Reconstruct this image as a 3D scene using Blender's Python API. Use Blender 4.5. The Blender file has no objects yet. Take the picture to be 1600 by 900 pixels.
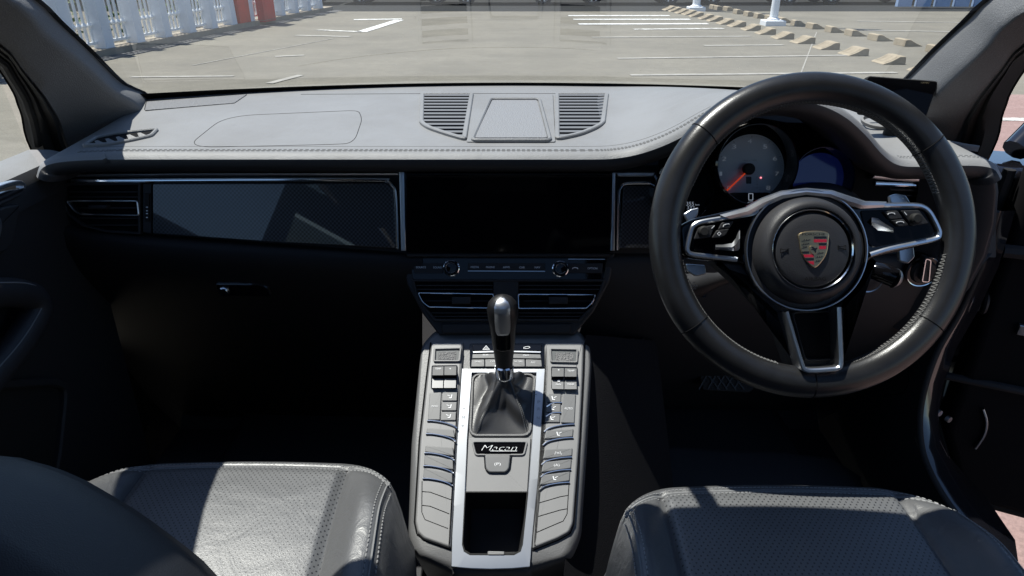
import bpy, bmesh, math, random
from math import sin, cos, pi, radians as R
from mathutils import Vector, Matrix
random.seed(11)
V = Vector
scene = bpy.context.scene
col = scene.collection
H = 1.42                      # eye height above the ground
PITCH = R(25.8)
CP, SP = cos(PITCH), sin(PITCH)
FPX = 1080.0                  # focal length in photo pixels (1600 wide)
CAM = V((0, 0, H))

# ---------------------------------------------------------------- measuring
def ray(px, py):
    u = (450 - py) / FPX; v = (px - 800) / FPX
    return V((v, CP + u * SP, -SP + u * CP))
def aY(px, py, Y):
    r = ray(px, py); return CAM + r * (Y / r.y)
def aX(px, py, X):
    r = ray(px, py); return CAM + r * (X / r.x)
def aD(px, py, d): return CAM + ray(px, py) * d
def grd(px, py, z=0.0):
    r = ray(px, py); p = CAM + r * ((z - H) / r.z); return p
class PL:
    """a plane of the car with its own axes: e1 across, e2 up the plane, n out of it"""
    def __init__(s, o, n, e1=(1, 0, 0)):
        s.o = V(o); s.n = V(n).normalized(); e = V(e1); s.e1 = (e - s.n * e.dot(s.n)).normalized()
        s.e2 = s.n.cross(s.e1).normalized()
    def uv(s, px, py, h=0.0):
        r = ray(px, py); t = ((s.o + s.n * h) - CAM).dot(s.n) / r.dot(s.n)
        d = CAM + r * t - s.o
        return (d.dot(s.e1), d.dot(s.e2))
    def at(s, px, py, h=0.0):
        a, b = s.uv(px, py, h); return s.p(a, b, h)
    def p(s, a, b, h=0.0): return s.o + s.e1 * a + s.e2 * b + s.n * h
    def poly(s, pts, h=0.0): return [s.uv(x, y, h) for x, y in pts]

# ---------------------------------------------------------------- 2d helpers
def area2(p): return sum(p[i][0]*p[(i+1) % len(p)][1]-p[(i+1) % len(p)][0]*p[i][1] for i in range(len(p)))
def ccw(p): return list(p) if area2(p) > 0 else list(p)[::-1]
def rpoly(pts, r, seg=5):
    """round the corners; r may be a list"""
    n = len(pts); out = []
    for i in range(n):
        a, b, c = V(pts[i-1]), V(pts[i]), V(pts[(i+1) % n])
        rr = r[i] if isinstance(r, (list, tuple)) else r
        if rr <= 0: out.append(tuple(b)); continue
        d1 = min(rr, (a-b).length*.48); d2 = min(rr, (c-b).length*.48)
        p0 = b+(a-b).normalized()*d1; p2 = b+(c-b).normalized()*d2
        for k in range(seg+1):
            t = k/seg; out.append(tuple(p0*(1-t)**2+b*2*t*(1-t)+p2*t*t))
    return out
def offs(p, d, closed=True):
    n = len(p); out = []
    for i in range(n):
        b = V(p[i])
        a = V(p[i-1]) if (closed or i > 0) else None
        c = V(p[(i+1) % n]) if (closed or i < n-1) else None
        n1 = n2 = None
        if a is not None and (b-a).length > 1e-9: t = (b-a).normalized(); n1 = V((-t.y, t.x))
        if c is not None and (c-b).length > 1e-9: t = (c-b).normalized(); n2 = V((-t.y, t.x))
        if n1 is None: n1 = n2
        if n2 is None: n2 = n1
        m = (n1+n2)
        m = m.normalized() if m.length > 1e-6 else n1
        k = max(.45, m.dot(n1))
        out.append(tuple(b+m*(d/k)))
    return out
def smooth(pts, k=6, closed=False):
    """Catmull-Rom through the points"""
    P = [V(p) for p in pts]; n = len(P); out = []
    rng = n if closed else n-1
    for i in range(rng):
        p0 = P[(i-1) % n] if closed or i > 0 else P[0]*2-P[1]
        p1 = P[i]; p2 = P[(i+1) % n]
        p3 = P[(i+2) % n] if closed or i+2 < n else P[-1]*2-P[-2]
        for j in range(k):
            t = j/k
            out.append(0.5*((2*p1)+(p2-p0)*t+(2*p0-5*p1+4*p2-p3)*t*t+(3*p1-p0-3*p2+p3)*t**3))
    if not closed: out.append(P[-1])
    return out
def sst(a, b, x):
    t = max(0, min(1, (x-a)/(b-a))); return t*t*(3-2*t)
def lerp(a, b, t): return a+(b-a)*t
def interp(tab, x):
    for i in range(len(tab)-1):
        if x <= tab[i+1][0]:
            a, b = tab[i], tab[i+1]; t = 0 if b[0] == a[0] else max(0, (x-a[0])/(b[0]-a[0])); return a[1]+(b[1]-a[1])*t
    return tab[-1][1]

# ---------------------------------------------------------------- materials
M = {}
def mat(name, base, rough=.5, metal=0., spec=.5, coat=0., bump=None, vary=None, emit=None, coatr=.05, sheen=0., wrinkle=None):
    """bump = (kind, scale, strength); vary = (scale, second colour, low, high)"""
    m = bpy.data.materials.new(name); m.use_nodes = True
    nt = m.node_tree; b = nt.nodes['Principled BSDF']
    def setc(c): return (c[0], c[1], c[2], 1) if not isinstance(c, (int, float)) else (c, c, c, 1)
    b.inputs['Base Color'].default_value = setc(base)
    b.inputs['Roughness'].default_value = rough; b.inputs['Metallic'].default_value = metal
    b.inputs['Specular IOR Level'].default_value = spec
    b.inputs['Coat Weight'].default_value = coat; b.inputs['Coat Roughness'].default_value = coatr
    if sheen: b.inputs['Sheen Weight'].default_value = sheen
    if emit:
        b.inputs['Emission Color'].default_value = setc(emit[0]); b.inputs['Emission Strength'].default_value = emit[1]
    tc = nt.nodes.new('ShaderNodeTexCoord')
    if vary:
        n = nt.nodes.new('ShaderNodeTexNoise'); n.inputs['Scale'].default_value = vary[0]; n.inputs['Detail'].default_value = 8
        n.inputs['Roughness'].default_value = .65
        nt.links.new(tc.outputs['Object'], n.inputs['Vector'])
        mr = nt.nodes.new('ShaderNodeMapRange'); mr.inputs[1].default_value = vary[2]; mr.inputs[2].default_value = vary[3]
        nt.links.new(n.outputs['Fac'], mr.inputs[0])
        mx = nt.nodes.new('ShaderNodeMix'); mx.data_type = 'RGBA'
        mx.inputs[6].default_value = setc(base); mx.inputs[7].default_value = setc(vary[1])
        nt.links.new(mr.outputs[0], mx.inputs[0]); nt.links.new(mx.outputs[2], b.inputs['Base Color'])
    if bump:
        if bump[0] == 'leather':
            t = nt.nodes.new('ShaderNodeTexVoronoi'); t.inputs['Scale'].default_value = bump[1]; out = t.outputs['Distance']
        else:
            t = nt.nodes.new('ShaderNodeTexNoise'); t.inputs['Scale'].default_value = bump[1]; t.inputs['Detail'].default_value = 5; out = t.outputs['Fac']
        nt.links.new(tc.outputs['Object'], t.inputs['Vector'])
        bp = nt.nodes.new('ShaderNodeBump'); bp.inputs['Strength'].default_value = bump[2]; bp.inputs['Distance'].default_value = bump[3] if len(bump) > 3 else .001
        if wrinkle:
            n2 = nt.nodes.new('ShaderNodeTexNoise'); n2.inputs['Scale'].default_value = wrinkle[0]; n2.inputs['Detail'].default_value = 4; n2.inputs['Distortion'].default_value = 1.2
            nt.links.new(tc.outputs['Object'], n2.inputs['Vector']); b2 = nt.nodes.new('ShaderNodeBump'); b2.inputs['Strength'].default_value = wrinkle[1]; b2.inputs['Distance'].default_value = .004
            nt.links.new(n2.outputs['Fac'], b2.inputs['Height']); nt.links.new(b2.outputs['Normal'], bp.inputs['Normal'])
        nt.links.new(out, bp.inputs['Height']); nt.links.new(bp.outputs['Normal'], b.inputs['Normal'])
    M[name] = m; return m
def mnode(nt, op, a, b=None, c=None):
    n = nt.nodes.new('ShaderNodeMath'); n.operation = op
    for i, x in enumerate((a, b, c)):
        if x is None: continue
        if isinstance(x, (int, float)): n.inputs[i].default_value = x
        else: nt.links.new(x, n.inputs[i])
    return n.outputs[0]

# ---------------------------------------------------------------- mesh builder
TXT = {}
def text_geo(s, shear=0.):
    k = (s, shear); thin = -.022 if shear else 0
    if k in TXT: return TXT[k]
    c = bpy.data.curves.new('lettering', 'FONT'); c.body = s; c.align_x = 'CENTER'; c.align_y = 'CENTER'; c.shear = shear; c.offset = thin; c.resolution_u = 3
    o = bpy.data.objects.new('lettering', c); col.objects.link(o)
    bpy.context.view_layer.update()
    me = bpy.data.meshes.new_from_object(o.evaluated_get(bpy.context.evaluated_depsgraph_get()))
    r = ([tuple(v.co[:2]) for v in me.vertices], [tuple(p.vertices) for p in me.polygons])
    bpy.data.objects.remove(o); bpy.data.curves.remove(c); bpy.data.meshes.remove(me)
    TXT[k] = r; return r
WL = {}
class MB:
    def __init__(s, m): s.v = []; s.f = []; s.mi = []; s.ms = []; s.use(m)
    def use(s, m):
        if m not in s.ms: s.ms.append(m)
        s.c = s.ms.index(m); return s
    def add(s, vs, fs):
        n = len(s.v); s.v += [V(v) for v in vs]
        for f in fs: s.f.append(tuple(i+n for i in f)); s.mi.append(s.c)
        return s
    def rows(s, rows, cu=False, cv=False, cap=False, flip=False):
        n = len(s.v); a = len(rows); b = len(rows[0])
        for r in rows: s.v += [V(p) for p in r]
        for i in range(a if cv else a-1):
            for j in range(b if cu else b-1):
                q = (n+i*b+j, n+i*b+(j+1) % b, n+((i+1) % a)*b+(j+1) % b, n+((i+1) % a)*b+j)
                s.f.append(q[::-1] if flip else q); s.mi.append(s.c)
        if cap:
            s.f.append(tuple(n+j for j in range(b))[::-1]); s.mi.append(s.c)
            s.f.append(tuple(n+(a-1)*b+j for j in range(b))); s.mi.append(s.c)
        return s
    def prism(s, pl, p2, h0, h1, bev=0.0, bottom=False):
        p = ccw(p2); L = [[pl.p(x, y, h0) for x, y in p]]
        if bev > 0:
            L.append([pl.p(x, y, h1-bev) for x, y in p])
            q = offs(p, bev*.35); L.append([pl.p(x, y, h1-bev*.35) for x, y in q])
            q = offs(p, bev); L.append([pl.p(x, y, h1) for x, y in q])
        else: L.append([pl.p(x, y, h1) for x, y in p])
        n = len(s.v); b = len(p)
        for r in L: s.v += r
        for i in range(len(L)-1):
            for j in range(b):
                s.f.append((n+i*b+j, n+i*b+(j+1) % b, n+(i+1)*b+(j+1) % b, n+(i+1)*b+j)); s.mi.append(s.c)
        s.f.append(tuple(n+(len(L)-1)*b+j for j in range(b))); s.mi.append(s.c)
        if bottom: s.f.append(tuple(n+j for j in range(b))[::-1]); s.mi.append(s.c)
        return s
    def px(s, pl, pts, h0, h1, bev=0.0, r=0.0, seg=5):
        p = pl.poly(pts, h1)
        if r: p = rpoly(p, r, seg)
        return s.prism(pl, p, h0, h1, bev)
    def band(s, pl, p2, w, h0, h1, closed=True, bev=0.0):
        """a raised ribbon along a path in the plane"""
        p = ccw(p2) if closed else list(p2)
        sec = [(w/2, h0), (w/2, h1-bev), (w/2-bev, h1), (-w/2+bev, h1), (-w/2, h1-bev), (-w/2, h0)] if bev else [(w/2, h0), (w/2, h1), (-w/2, h1), (-w/2, h0)]
        rows = []
        for o, h in sec: rows.append([pl.p(x, y, h) for x, y in offs(p, o, closed)])
        return s.rows(rows, cu=closed, flip=True)
    def stroke(s, pl, pts, wpx, h=.0006):
        p = pl.poly(pts, h); k = (pl.at(pts[0][0]+1, pts[0][1], h)-pl.at(pts[0][0], pts[0][1], h)).length
        return s.band(pl, p, wpx*k, h-.0005, h, closed=False)
    def tube(s, path, r, n=8, closed=False, caps=True):
        P = [V(p) for p in path]; m = len(P); rows = []
        up = None
        for i in range(m):
            a = P[i-1] if (closed or i > 0) else P[i]; c = P[(i+1) % m] if (closed or i < m-1) else P[i]
            t = (c-a).normalized()
            if up is None:
                up = V((0, 0, 1)) if abs(t.z) < .9 else V((1, 0, 0))
            x = t.cross(up).normalized(); y = x.cross(t).normalized(); up = y
            rr = r(i/(m-1)) if callable(r) else r
            rows.append([P[i]+x*(rr*cos(2*pi*k/n))+y*(rr*sin(2*pi*k/n)) for k in range(n)])
        return s.rows(rows, cu=True, cv=closed, cap=(caps and not closed))
    def lathe(s, pl, c, prof, n=40, a0=0., a1=2*pi):
        """profile of (radius, height) about a centre in the plane"""
        full = abs(a1-a0-2*pi) < 1e-6; k = n if full else n+1; rows = []
        for r, h in prof:
            rows.append([pl.p(c[0]+r*cos(a0+(a1-a0)*j/n), c[1]+r*sin(a0+(a1-a0)*j/n), h) for j in range(k)])
        return s.rows(rows, cu=full)
    def disc(s, pl, c, r, h0, h1, n=32, bev=0.):
        return s.prism(pl, [(c[0]+r*cos(2*pi*j/n), c[1]+r*sin(2*pi*j/n)) for j in range(n)], h0, h1, bev)
    def box(s, a, b):
        (x0, y0, z0), (x1, y1, z1) = a, b
        v = [(x0, y0, z0), (x1, y0, z0), (x1, y1, z0), (x0, y1, z0), (x0, y0, z1), (x1, y0, z1), (x1, y1, z1), (x0, y1, z1)]
        return s.add(v, [(0, 3, 2, 1), (4, 5, 6, 7), (0, 1, 5, 4), (1, 2, 6, 5), (2, 3, 7, 6), (3, 0, 4, 7)])
    def text(s, pl, txt, px, py, wpx, hpx, h=.0007, shear=0., rot=0.):
        vs, fs = text_geo(txt, shear)
        if not vs: return s
        x0 = min(v[0] for v in vs); x1 = max(v[0] for v in vs); y0 = min(v[1] for v in vs); y1 = max(v[1] for v in vs)
        a, b = pl.uv(px, py, h); a2, b2 = pl.uv(px+wpx, py, h); a3, b3 = pl.uv(px, py-hpx, h)
        W = math.hypot(a2-a, b2-b); Hh = math.hypot(a3-a, b3-b)
        out = []
        for x, y in vs:
            X = (x-(x0+x1)/2)/(x1-x0)*W; Y = (y-(y0+y1)/2)/(y1-y0)*Hh
            out.append(pl.p(a+X*cos(rot)-Y*sin(rot), b+X*sin(rot)+Y*cos(rot), h))
        return s.add(out, fs)
    def build(s, name, parent=None, ang=38, flat=False, subd=0, at=None):
        me = bpy.data.meshes.new(name)
        o = bpy.data.objects.new(name, me); col.objects.link(o)
        off = V((0, 0, 0))
        if parent is not None:
            o.parent = parent; off = WL[parent.name]
        elif at is not None:
            o.location = at; off = V(at)
        WL[o.name] = off
        me.from_pydata([tuple(v-off) for v in s.v], [], s.f)
        for m in s.ms: me.materials.append(M[m])
        for p, i in zip(me.polygons, s.mi): p.material_index = i; p.use_smooth = not flat
        me.validate(); me.update()
        if not flat and not subd and len(me.polygons) < 3000:
            wn = o.modifiers.new('Weighted', 'WEIGHTED_NORMAL'); wn.keep_sharp = True; wn.weight = 80
        if not flat: me.set_sharp_from_angle(angle=R(ang))
        if subd:
            md = o.modifiers.new('Subdivision', 'SUBSURF'); md.levels = md.render_levels = subd
        return o
def tag(o, label=None, cat=None, group=None, kind=None):
    if label: o['label'] = label
    if cat: o['category'] = cat
    if group: o['group'] = group
    if kind: o['kind'] = kind
    return o
def thing(name, loc, label, cat, group=None):
    o = bpy.data.objects.new(name, None); col.objects.link(o); o.location = loc; o.empty_display_size = .1
    WL[o.name] = V(loc); return tag(o, label, cat, group)
def copy_tree(o, parent=None):
    c = o.copy(); col.objects.link(c)
    if parent is not None: c.parent = parent
    for ch in list(o.children): copy_tree(ch, c)
    return c

# ---------------------------------------------------------------- palette
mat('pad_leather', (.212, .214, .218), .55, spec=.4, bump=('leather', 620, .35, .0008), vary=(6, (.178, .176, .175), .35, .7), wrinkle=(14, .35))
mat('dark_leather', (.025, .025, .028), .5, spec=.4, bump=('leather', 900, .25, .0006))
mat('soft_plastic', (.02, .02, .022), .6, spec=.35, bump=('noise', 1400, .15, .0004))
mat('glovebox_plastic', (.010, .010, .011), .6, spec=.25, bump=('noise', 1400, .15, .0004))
mat('black_void', (.006, .006, .007), .8, spec=.1)
mat('carpet', (.045, .045, .048), .95, spec=.05, bump=('noise', 900, .6, .002))
mat('shaded_carpet', (.012, .012, .014), .9, spec=.1, bump=('noise', 900, .6, .002))  # carpet copy darkened for the shadow on the tunnel side
mat('dust', (.6, .58, .52), .9)
mat('rubber', (.012, .012, .012), .7, spec=.3)
mat('gloss_black', (.004, .004, .005), .06, spec=.5)
mat('screen_glass', (.002, .002, .003), .05, spec=.12)
mat('satin_metal', (.62, .64, .67), .3, 1., bump=('noise', 60, .02, .0005))
mat('chrome', (.75, .77, .8), .1, 1.)
mat('console_plastic', (.2, .2, .203), .46, spec=.9, bump=('noise', 1800, .12, .0003), vary=(14, (.175, .175, .178), .3, .7))
mat('console_skin', (.12, .12, .123), .5, spec=.8, bump=('leather', 520, .25, .0006))
mat('button_plastic', (.13, .132, .136), .42, spec=.9, vary=(40, (.115, .117, .121), .3, .7))
mat('seat_leather', (.08, .081, .084), .43, spec=.85, bump=('leather', 700, .22, .0006), vary=(9, (.075, .077, .08), .35, .7), wrinkle=(45, .28))
mat('seat_side', (.02, .02, .022), .55, bump=('noise', 900, .3, .0006))
mat('wheel_leather', (.014, .014, .015), .3, spec=.5, bump=('leather', 800, .15, .0005), vary=(22, (.022, .022, .023), .45, .75))
mat('stitch', (.13, .13, .13), .7)
mat('seat_thread', (.3, .3, .3), .7)
mat('mesh_grey', (.2, .2, .205), .5, bump=('leather', 450, .6, .0015))
mat('dark_stitch', (.19, .192, .195), .8)
mat('groove', (.008, .008, .009), .9, spec=.1)
mat('headliner', (.03, .03, .033), .95, spec=.1, bump=('noise', 700, .6, .002))
mat('pillar_cloth', (.15, .153, .16), .9, spec=.2, bump=('noise', 600, .8, .0022), vary=(600, (.22, .224, .232), .52, .66))
mat('white_print', (.75, .76, .78), .5, emit=None)
mat('grey_print', (.3, .31, .33), .6)
mat('dial_face', (.5, .52, .55), .5)
mat('needle', (.9, .08, .02), .4, emit=((1, .09, .02), .2))
mat('dial_print', (.8, .82, .85), .5, emit=((.8, .85, .95), .03))
mat('boot_leather', (.026, .026, .028), .4, spec=.9, bump=('leather', 700, .2, .0005))
mat('knob_black', (.012, .012, .013), .42, spec=.5, bump=('leather', 900, .15, .0004))
mat('lit_red', (.9, .2, .25), .4, emit=((1, .25, .3), 1.2))
mat('lcd_grey', (.12, .125, .125), .3)
mat('lcd_digit', (.7, .75, .8), .4, emit=((.7, .78, .9), .15))
mat('sky_reflection_display', (.004, .008, .035), .1, spec=.4, emit=((.008, .016, .12), .10))  # blue of the reflected sky put into the display's colour and glow
mat('lcd_strip', (.006, .008, .014), .15, spec=.4)
mat('gold', (.72, .56, .33), .32, 1.)
mat('crest_red', (.45, .02, .045), .3, coat=.6)
mat('crest_black', (.012, .013, .018), .3, coat=.6)
mat('car_paint', (.006, .006, .008), .12, spec=.5, coat=1.)
mat('body_white', (.78, .8, .82), .45, bump=('noise', 3, .1, .01), vary=(1.2, (.66, .68, .7), .45, .8))
mat('fence_white', (.70, .74, .80), .5, vary=(2.2, (.58, .62, .68), .45, .8))
mat('grille_white', (.8, .82, .84), .45)
mat('cabinet_red', (.55, .014, .014), .5, vary=(3, (.36, .012, .014), .4, .7))
mat('cabinet_orange', (.6, .035, .014), .5, vary=(3, (.42, .03, .014), .4, .7))
mat('kerb_concrete', (.32, .28, .22), .9, vary=(4, (.24, .2, .16), .35, .7), bump=('noise', 40, .3, .01))
mat('stop_concrete', (.34, .285, .205), .9, vary=(9, (.24, .2, .145), .4, .75), bump=('noise', 60, .4, .01))
mat('drain_iron', (.07, .07, .07), .7)
mat('post_white', (.8, .82, .84), .4, vary=(3, (.7, .72, .74), .5, .8))
mat('tyre', (.015, .015, .015), .85)
mat('alloy', (.6, .62, .64), .3, 1.)
mat('car_glass', (.01, .012, .014), .05, spec=.6)
mat('lamp_red', (.3, .01, .01), .2)
mat('lamp_clear', (.6, .62, .65), .1)
mat('leaf', (.06, .11, .03), .6, vary=(1.5, (.1, .15, .045), .4, .65))
mat('bark', (.12, .09, .06), .9)
mat('brush_silver', (.55, .57, .6), .34, 1.)
mat('fence_shade_blue', (.3, .42, .62), .6, vary=(2, (.24, .35, .55), .4, .7))  # white fence in shade, the blue of the shade put into its colour
mat('speaker_mesh', (.15, .15, .155), .6, bump=('leather', 450, .8, .002))

def special():
    # carbon-fibre weave under clear lacquer
    m = mat('carbon_weave', (.01, .01, .012), .4, spec=.4, coat=1., coatr=.02); nt = m.node_tree; b = nt.nodes['Principled BSDF']
    tc = nt.nodes['Texture Coordinate']; sep = nt.nodes.new('ShaderNodeSeparateXYZ'); nt.links.new(tc.outputs['Object'], sep.inputs[0])
    x = mnode(nt, 'MULTIPLY', sep.outputs['X'], 300.); z = mnode(nt, 'MULTIPLY', sep.outputs['Z'], 300.)
    c = mnode(nt, 'MODULO', mnode(nt, 'ADD', mnode(nt, 'FLOOR', x), mnode(nt, 'FLOOR', z)), 2.)
    c = mnode(nt, 'ABSOLUTE', c)
    mx = nt.nodes.new('ShaderNodeMix'); mx.data_type = 'RGBA'; mx.inputs[6].default_value = (.006, .006, .008, 1); mx.inputs[7].default_value = (.045, .048, .055, 1)
    nt.links.new(c, mx.inputs[0]); nt.links.new(mx.outputs[2], b.inputs['Base Color'])
    # perforated leather
    for nm, base in (('seat_perforated', (.092, .094, .097)),):
        m = mat(nm, base, .45, spec=.85, bump=('leather', 700, .2, .0006), wrinkle=(16, .35)); nt = m.node_tree; b = nt.nodes['Principled BSDF']
        tc = nt.nodes['Texture Coordinate']; sep = nt.nodes.new('ShaderNodeSeparateXYZ'); nt.links.new(tc.outputs['Object'], sep.inputs[0])
        P = 1/.0070
        def cell(dx):
            fx = mnode(nt, 'SUBTRACT', mnode(nt, 'FRACT', mnode(nt, 'ADD', mnode(nt, 'MULTIPLY', sep.outputs['X'], P), 50+dx)), .5)
            fy = mnode(nt, 'SUBTRACT', mnode(nt, 'FRACT', mnode(nt, 'ADD', mnode(nt, 'MULTIPLY', sep.outputs['Y'], P*.8), 50+dx)), .5)
            return mnode(nt, 'SQRT', mnode(nt, 'ADD', mnode(nt, 'MULTIPLY', fx, fx), mnode(nt, 'MULTIPLY', fy, fy)))
        d = mnode(nt, 'MINIMUM', cell(0), cell(.5))
        hole = mnode(nt, 'LESS_THAN', d, .135)
        mx = nt.nodes.new('ShaderNodeMix'); mx.data_type = 'RGBA'; mx.inputs[6].default_value = (*base, 1); mx.inputs[7].default_value = (.008, .008, .009, 1)
        nt.links.new(hole, mx.inputs[0]); nt.links.new(mx.outputs[2], b.inputs['Base Color'])
    # clear car glass: lets sun and view through, mirrors by Fresnel
    m = bpy.data.materials.new('clear_glass'); m.use_nodes = True; nt = m.node_tree; nt.nodes.clear()
    out = nt.nodes.new('ShaderNodeOutputMaterial'); tr = nt.nodes.new('ShaderNodeBsdfTransparent'); gl = nt.nodes.new('ShaderNodeBsdfGlossy')
    tr.inputs[0].default_value = (.93, .955, .945, 1); gl.inputs['Roughness'].default_value = 0.; gl.inputs[0].default_value = (1, 1, 1, 1)
    fr = nt.nodes.new('ShaderNodeFresnel'); fr.inputs[0].default_value = 1.45
    mx = nt.nodes.new('ShaderNodeMixShader'); nt.links.new(fr.outputs[0], mx.inputs[0]); nt.links.new(tr.outputs[0], mx.inputs[1]); nt.links.new(gl.outputs[0], mx.inputs[2])
    nt.links.new(mx.outputs[0], out.inputs[0]); M['clear_glass'] = m
    # car-park paving and asphalts
    def paving(nm, c0, c1, c2, sc):
        m = mat(nm, c0, .9, spec=.3, bump=('noise', 60, .35, .02)); nt = m.node_tree; b = nt.nodes['Principled BSDF']; tc = nt.nodes['Texture Coordinate']
        def noise(scale, det, stretch=None):
            n = nt.nodes.new('ShaderNodeTexNoise'); n.inputs['Scale'].default_value = scale; n.inputs['Detail'].default_value = det; n.inputs['Roughness'].default_value = .7
            if stretch:
                mp = nt.nodes.new('ShaderNodeMapping'); mp.inputs['Scale'].default_value = stretch; nt.links.new(tc.outputs['Object'], mp.inputs[0]); nt.links.new(mp.outputs[0], n.inputs['Vector'])
            else: nt.links.new(tc.outputs['Object'], n.inputs['Vector'])
            return n.outputs['Fac']
        def rng(x, a, bb):
            r = nt.nodes.new('ShaderNodeMapRange'); r.inputs[1].default_value = a; r.inputs[2].default_value = bb; nt.links.new(x, r.inputs[0]); return r.outputs[0]
        def mix(f, a, bb):
            x = nt.nodes.new('ShaderNodeMix'); x.data_type = 'RGBA'; nt.links.new(f, x.inputs[0])
            for i, cc in ((6, a), (7, bb)):
                if isinstance(cc, tuple): x.inputs[i].default_value = (*cc, 1)
                else: nt.links.new(cc, x.inputs[i])
            return x.outputs[2]
        cA = mix(rng(noise(sc, 10), .38, .66), c0, c1)
        cB = mix(mnode(nt, 'MULTIPLY', rng(noise(.9, 6, (.25, 1.6, 1)), .5, .75), .55), cA, c2)
        cM = mix(mnode(nt, 'MULTIPLY', rng(noise(7, 8), .42, .62), .5), cB, tuple(x*.72 for x in c0))
        cC = mix(mnode(nt, 'MULTIPLY', rng(noise(70, 4), .38, .66), .6), cM, tuple(x*.5 for x in c0))
        nt.links.new(cC, b.inputs['Base Color'])
    m = m.copy(); m.name = 'tinted_glass'; m.node_tree.nodes['Transparent BSDF'].inputs[0].default_value = (.16, .18, .185, 1); M['tinted_glass'] = m
    m = m.copy(); m.name = 'roof_glass'; m.node_tree.nodes['Transparent BSDF'].inputs[0].default_value = (.5, .54, .56, 1); M['roof_glass'] = m
    paving('lot_paving', (.225, .208, .170), (.155, .144, .120), (.275, .257, .213), .7)
    paving('red_paving', (.31, .215, .195), (.25, .165, .15), (.37, .28, .26), .8)
    paving('dark_asphalt', (.024, .026, .027), (.018, .02, .021), (.035, .036, .036), .5)
    # worn road paint: patches of paint over the paving colour
    m = mat('worn_paint', (.74, .74, .7), .7); nt = m.node_tree; b = nt.nodes['Principled BSDF']; tc = nt.nodes['Texture Coordinate']
    n = nt.nodes.new('ShaderNodeTexNoise'); n.inputs['Scale'].default_value = 7; n.inputs['Detail'].default_value = 10; n.inputs['Roughness'].default_value = .8
    nt.links.new(tc.outputs['Object'], n.inputs['Vector'])
    r = nt.nodes.new('ShaderNodeMapRange'); r.inputs[1].default_value = .42; r.inputs[2].default_value = .56; nt.links.new(n.outputs['Fac'], r.inputs[0])
    mx = nt.nodes.new('ShaderNodeMix'); mx.data_type = 'RGBA'; mx.inputs[6].default_value = (.7, .69, .65, 1); mx.inputs[7].default_value = (.25, .238, .21, 1)
    nt.links.new(r.outputs[0], mx.inputs[0]); nt.links.new(mx.outputs[2], b.inputs['Base Color'])
    mat('fresh_paint', (.78, .78, .76), .6, vary=(9, (.33, .32, .29), .46, .66))
    mat('faded_paint', (.34, .325, .29), .8, vary=(5, (.25, .238, .21), .4, .6))
special()

# ---------------------------------------------------------------- camera, light
cd = bpy.data.cameras.new('camera'); cam = bpy.data.objects.new('camera', cd); col.objects.link(cam)
cd.sensor_width = 36; cd.lens = FPX/1600*36; cd.clip_start = .02; cd.clip_end = 2000
cam.location = CAM; cam.rotation_euler = (pi/2-PITCH, 0, 0); scene.camera = cam
SUND = V((.34, -.20, -1)).normalized()         # the way sunlight travels
sl = bpy.data.lights.new('sun', 'SUN'); sl.energy = 5.0; sl.angle = R(.5); sl.color = (1, .965, .9)
so = bpy.data.objects.new('sun', sl); col.objects.link(so); so.rotation_euler = SUND.to_track_quat('-Z', 'Y').to_euler(); so.location = (-6, 6, 12)
w = bpy.data.worlds.new('World'); scene.world = w; w.use_nodes = True
nt = w.node_tree; bg = nt.nodes['Background']; sk = nt.nodes.new('ShaderNodeTexSky'); sk.sky_type = 'NISHITA'; sk.sun_disc = False; sk.ozone_density = 4.0; sk.dust_density = .4
sk.sun_elevation = math.asin(-SUND.z); sk.sun_rotation = math.atan2(-SUND.x, -SUND.y)
nt.links.new(sk.outputs[0], bg.inputs[0]); bg.inputs[1].default_value = .10
scene.view_settings.view_transform = 'Standard'; scene.view_settings.look = 'None'; scene.view_settings.exposure = .65; scene.view_settings.gamma = 1
scene.view_settings.use_curve_mapping = False
scene.render.engine = 'CYCLES'; scene.cycles.max_bounces = 8; scene.cycles.transparent_max_bounces = 16; scene.cycles.use_denoising = True
scene.cycles.caustics_reflective = False; scene.cycles.caustics_refractive = False
# ================================================================= OUTSIDE
def sheet(name, pts, z, m, kind='structure', label=None):
    b = MB(m); b.add([(x, y, z) for x, y in pts], [tuple(range(len(pts)))]); o = b.build(name, flat=True)
    return tag(o, kind=kind)
sheet('ground', [(-160, -160), (160, -160), (160, 200), (-160, 200)], 0, 'lot_paving')
sheet('red_pavement', [(1.0, -12), (9.2, -12), (9.2, 7.9), (1.0, 7.9)], .004, 'red_paving')
sheet('road', [(-60, 20.35), (60, 20.35), (60, 34), (-60, 34)], .004, 'dark_asphalt')

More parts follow.
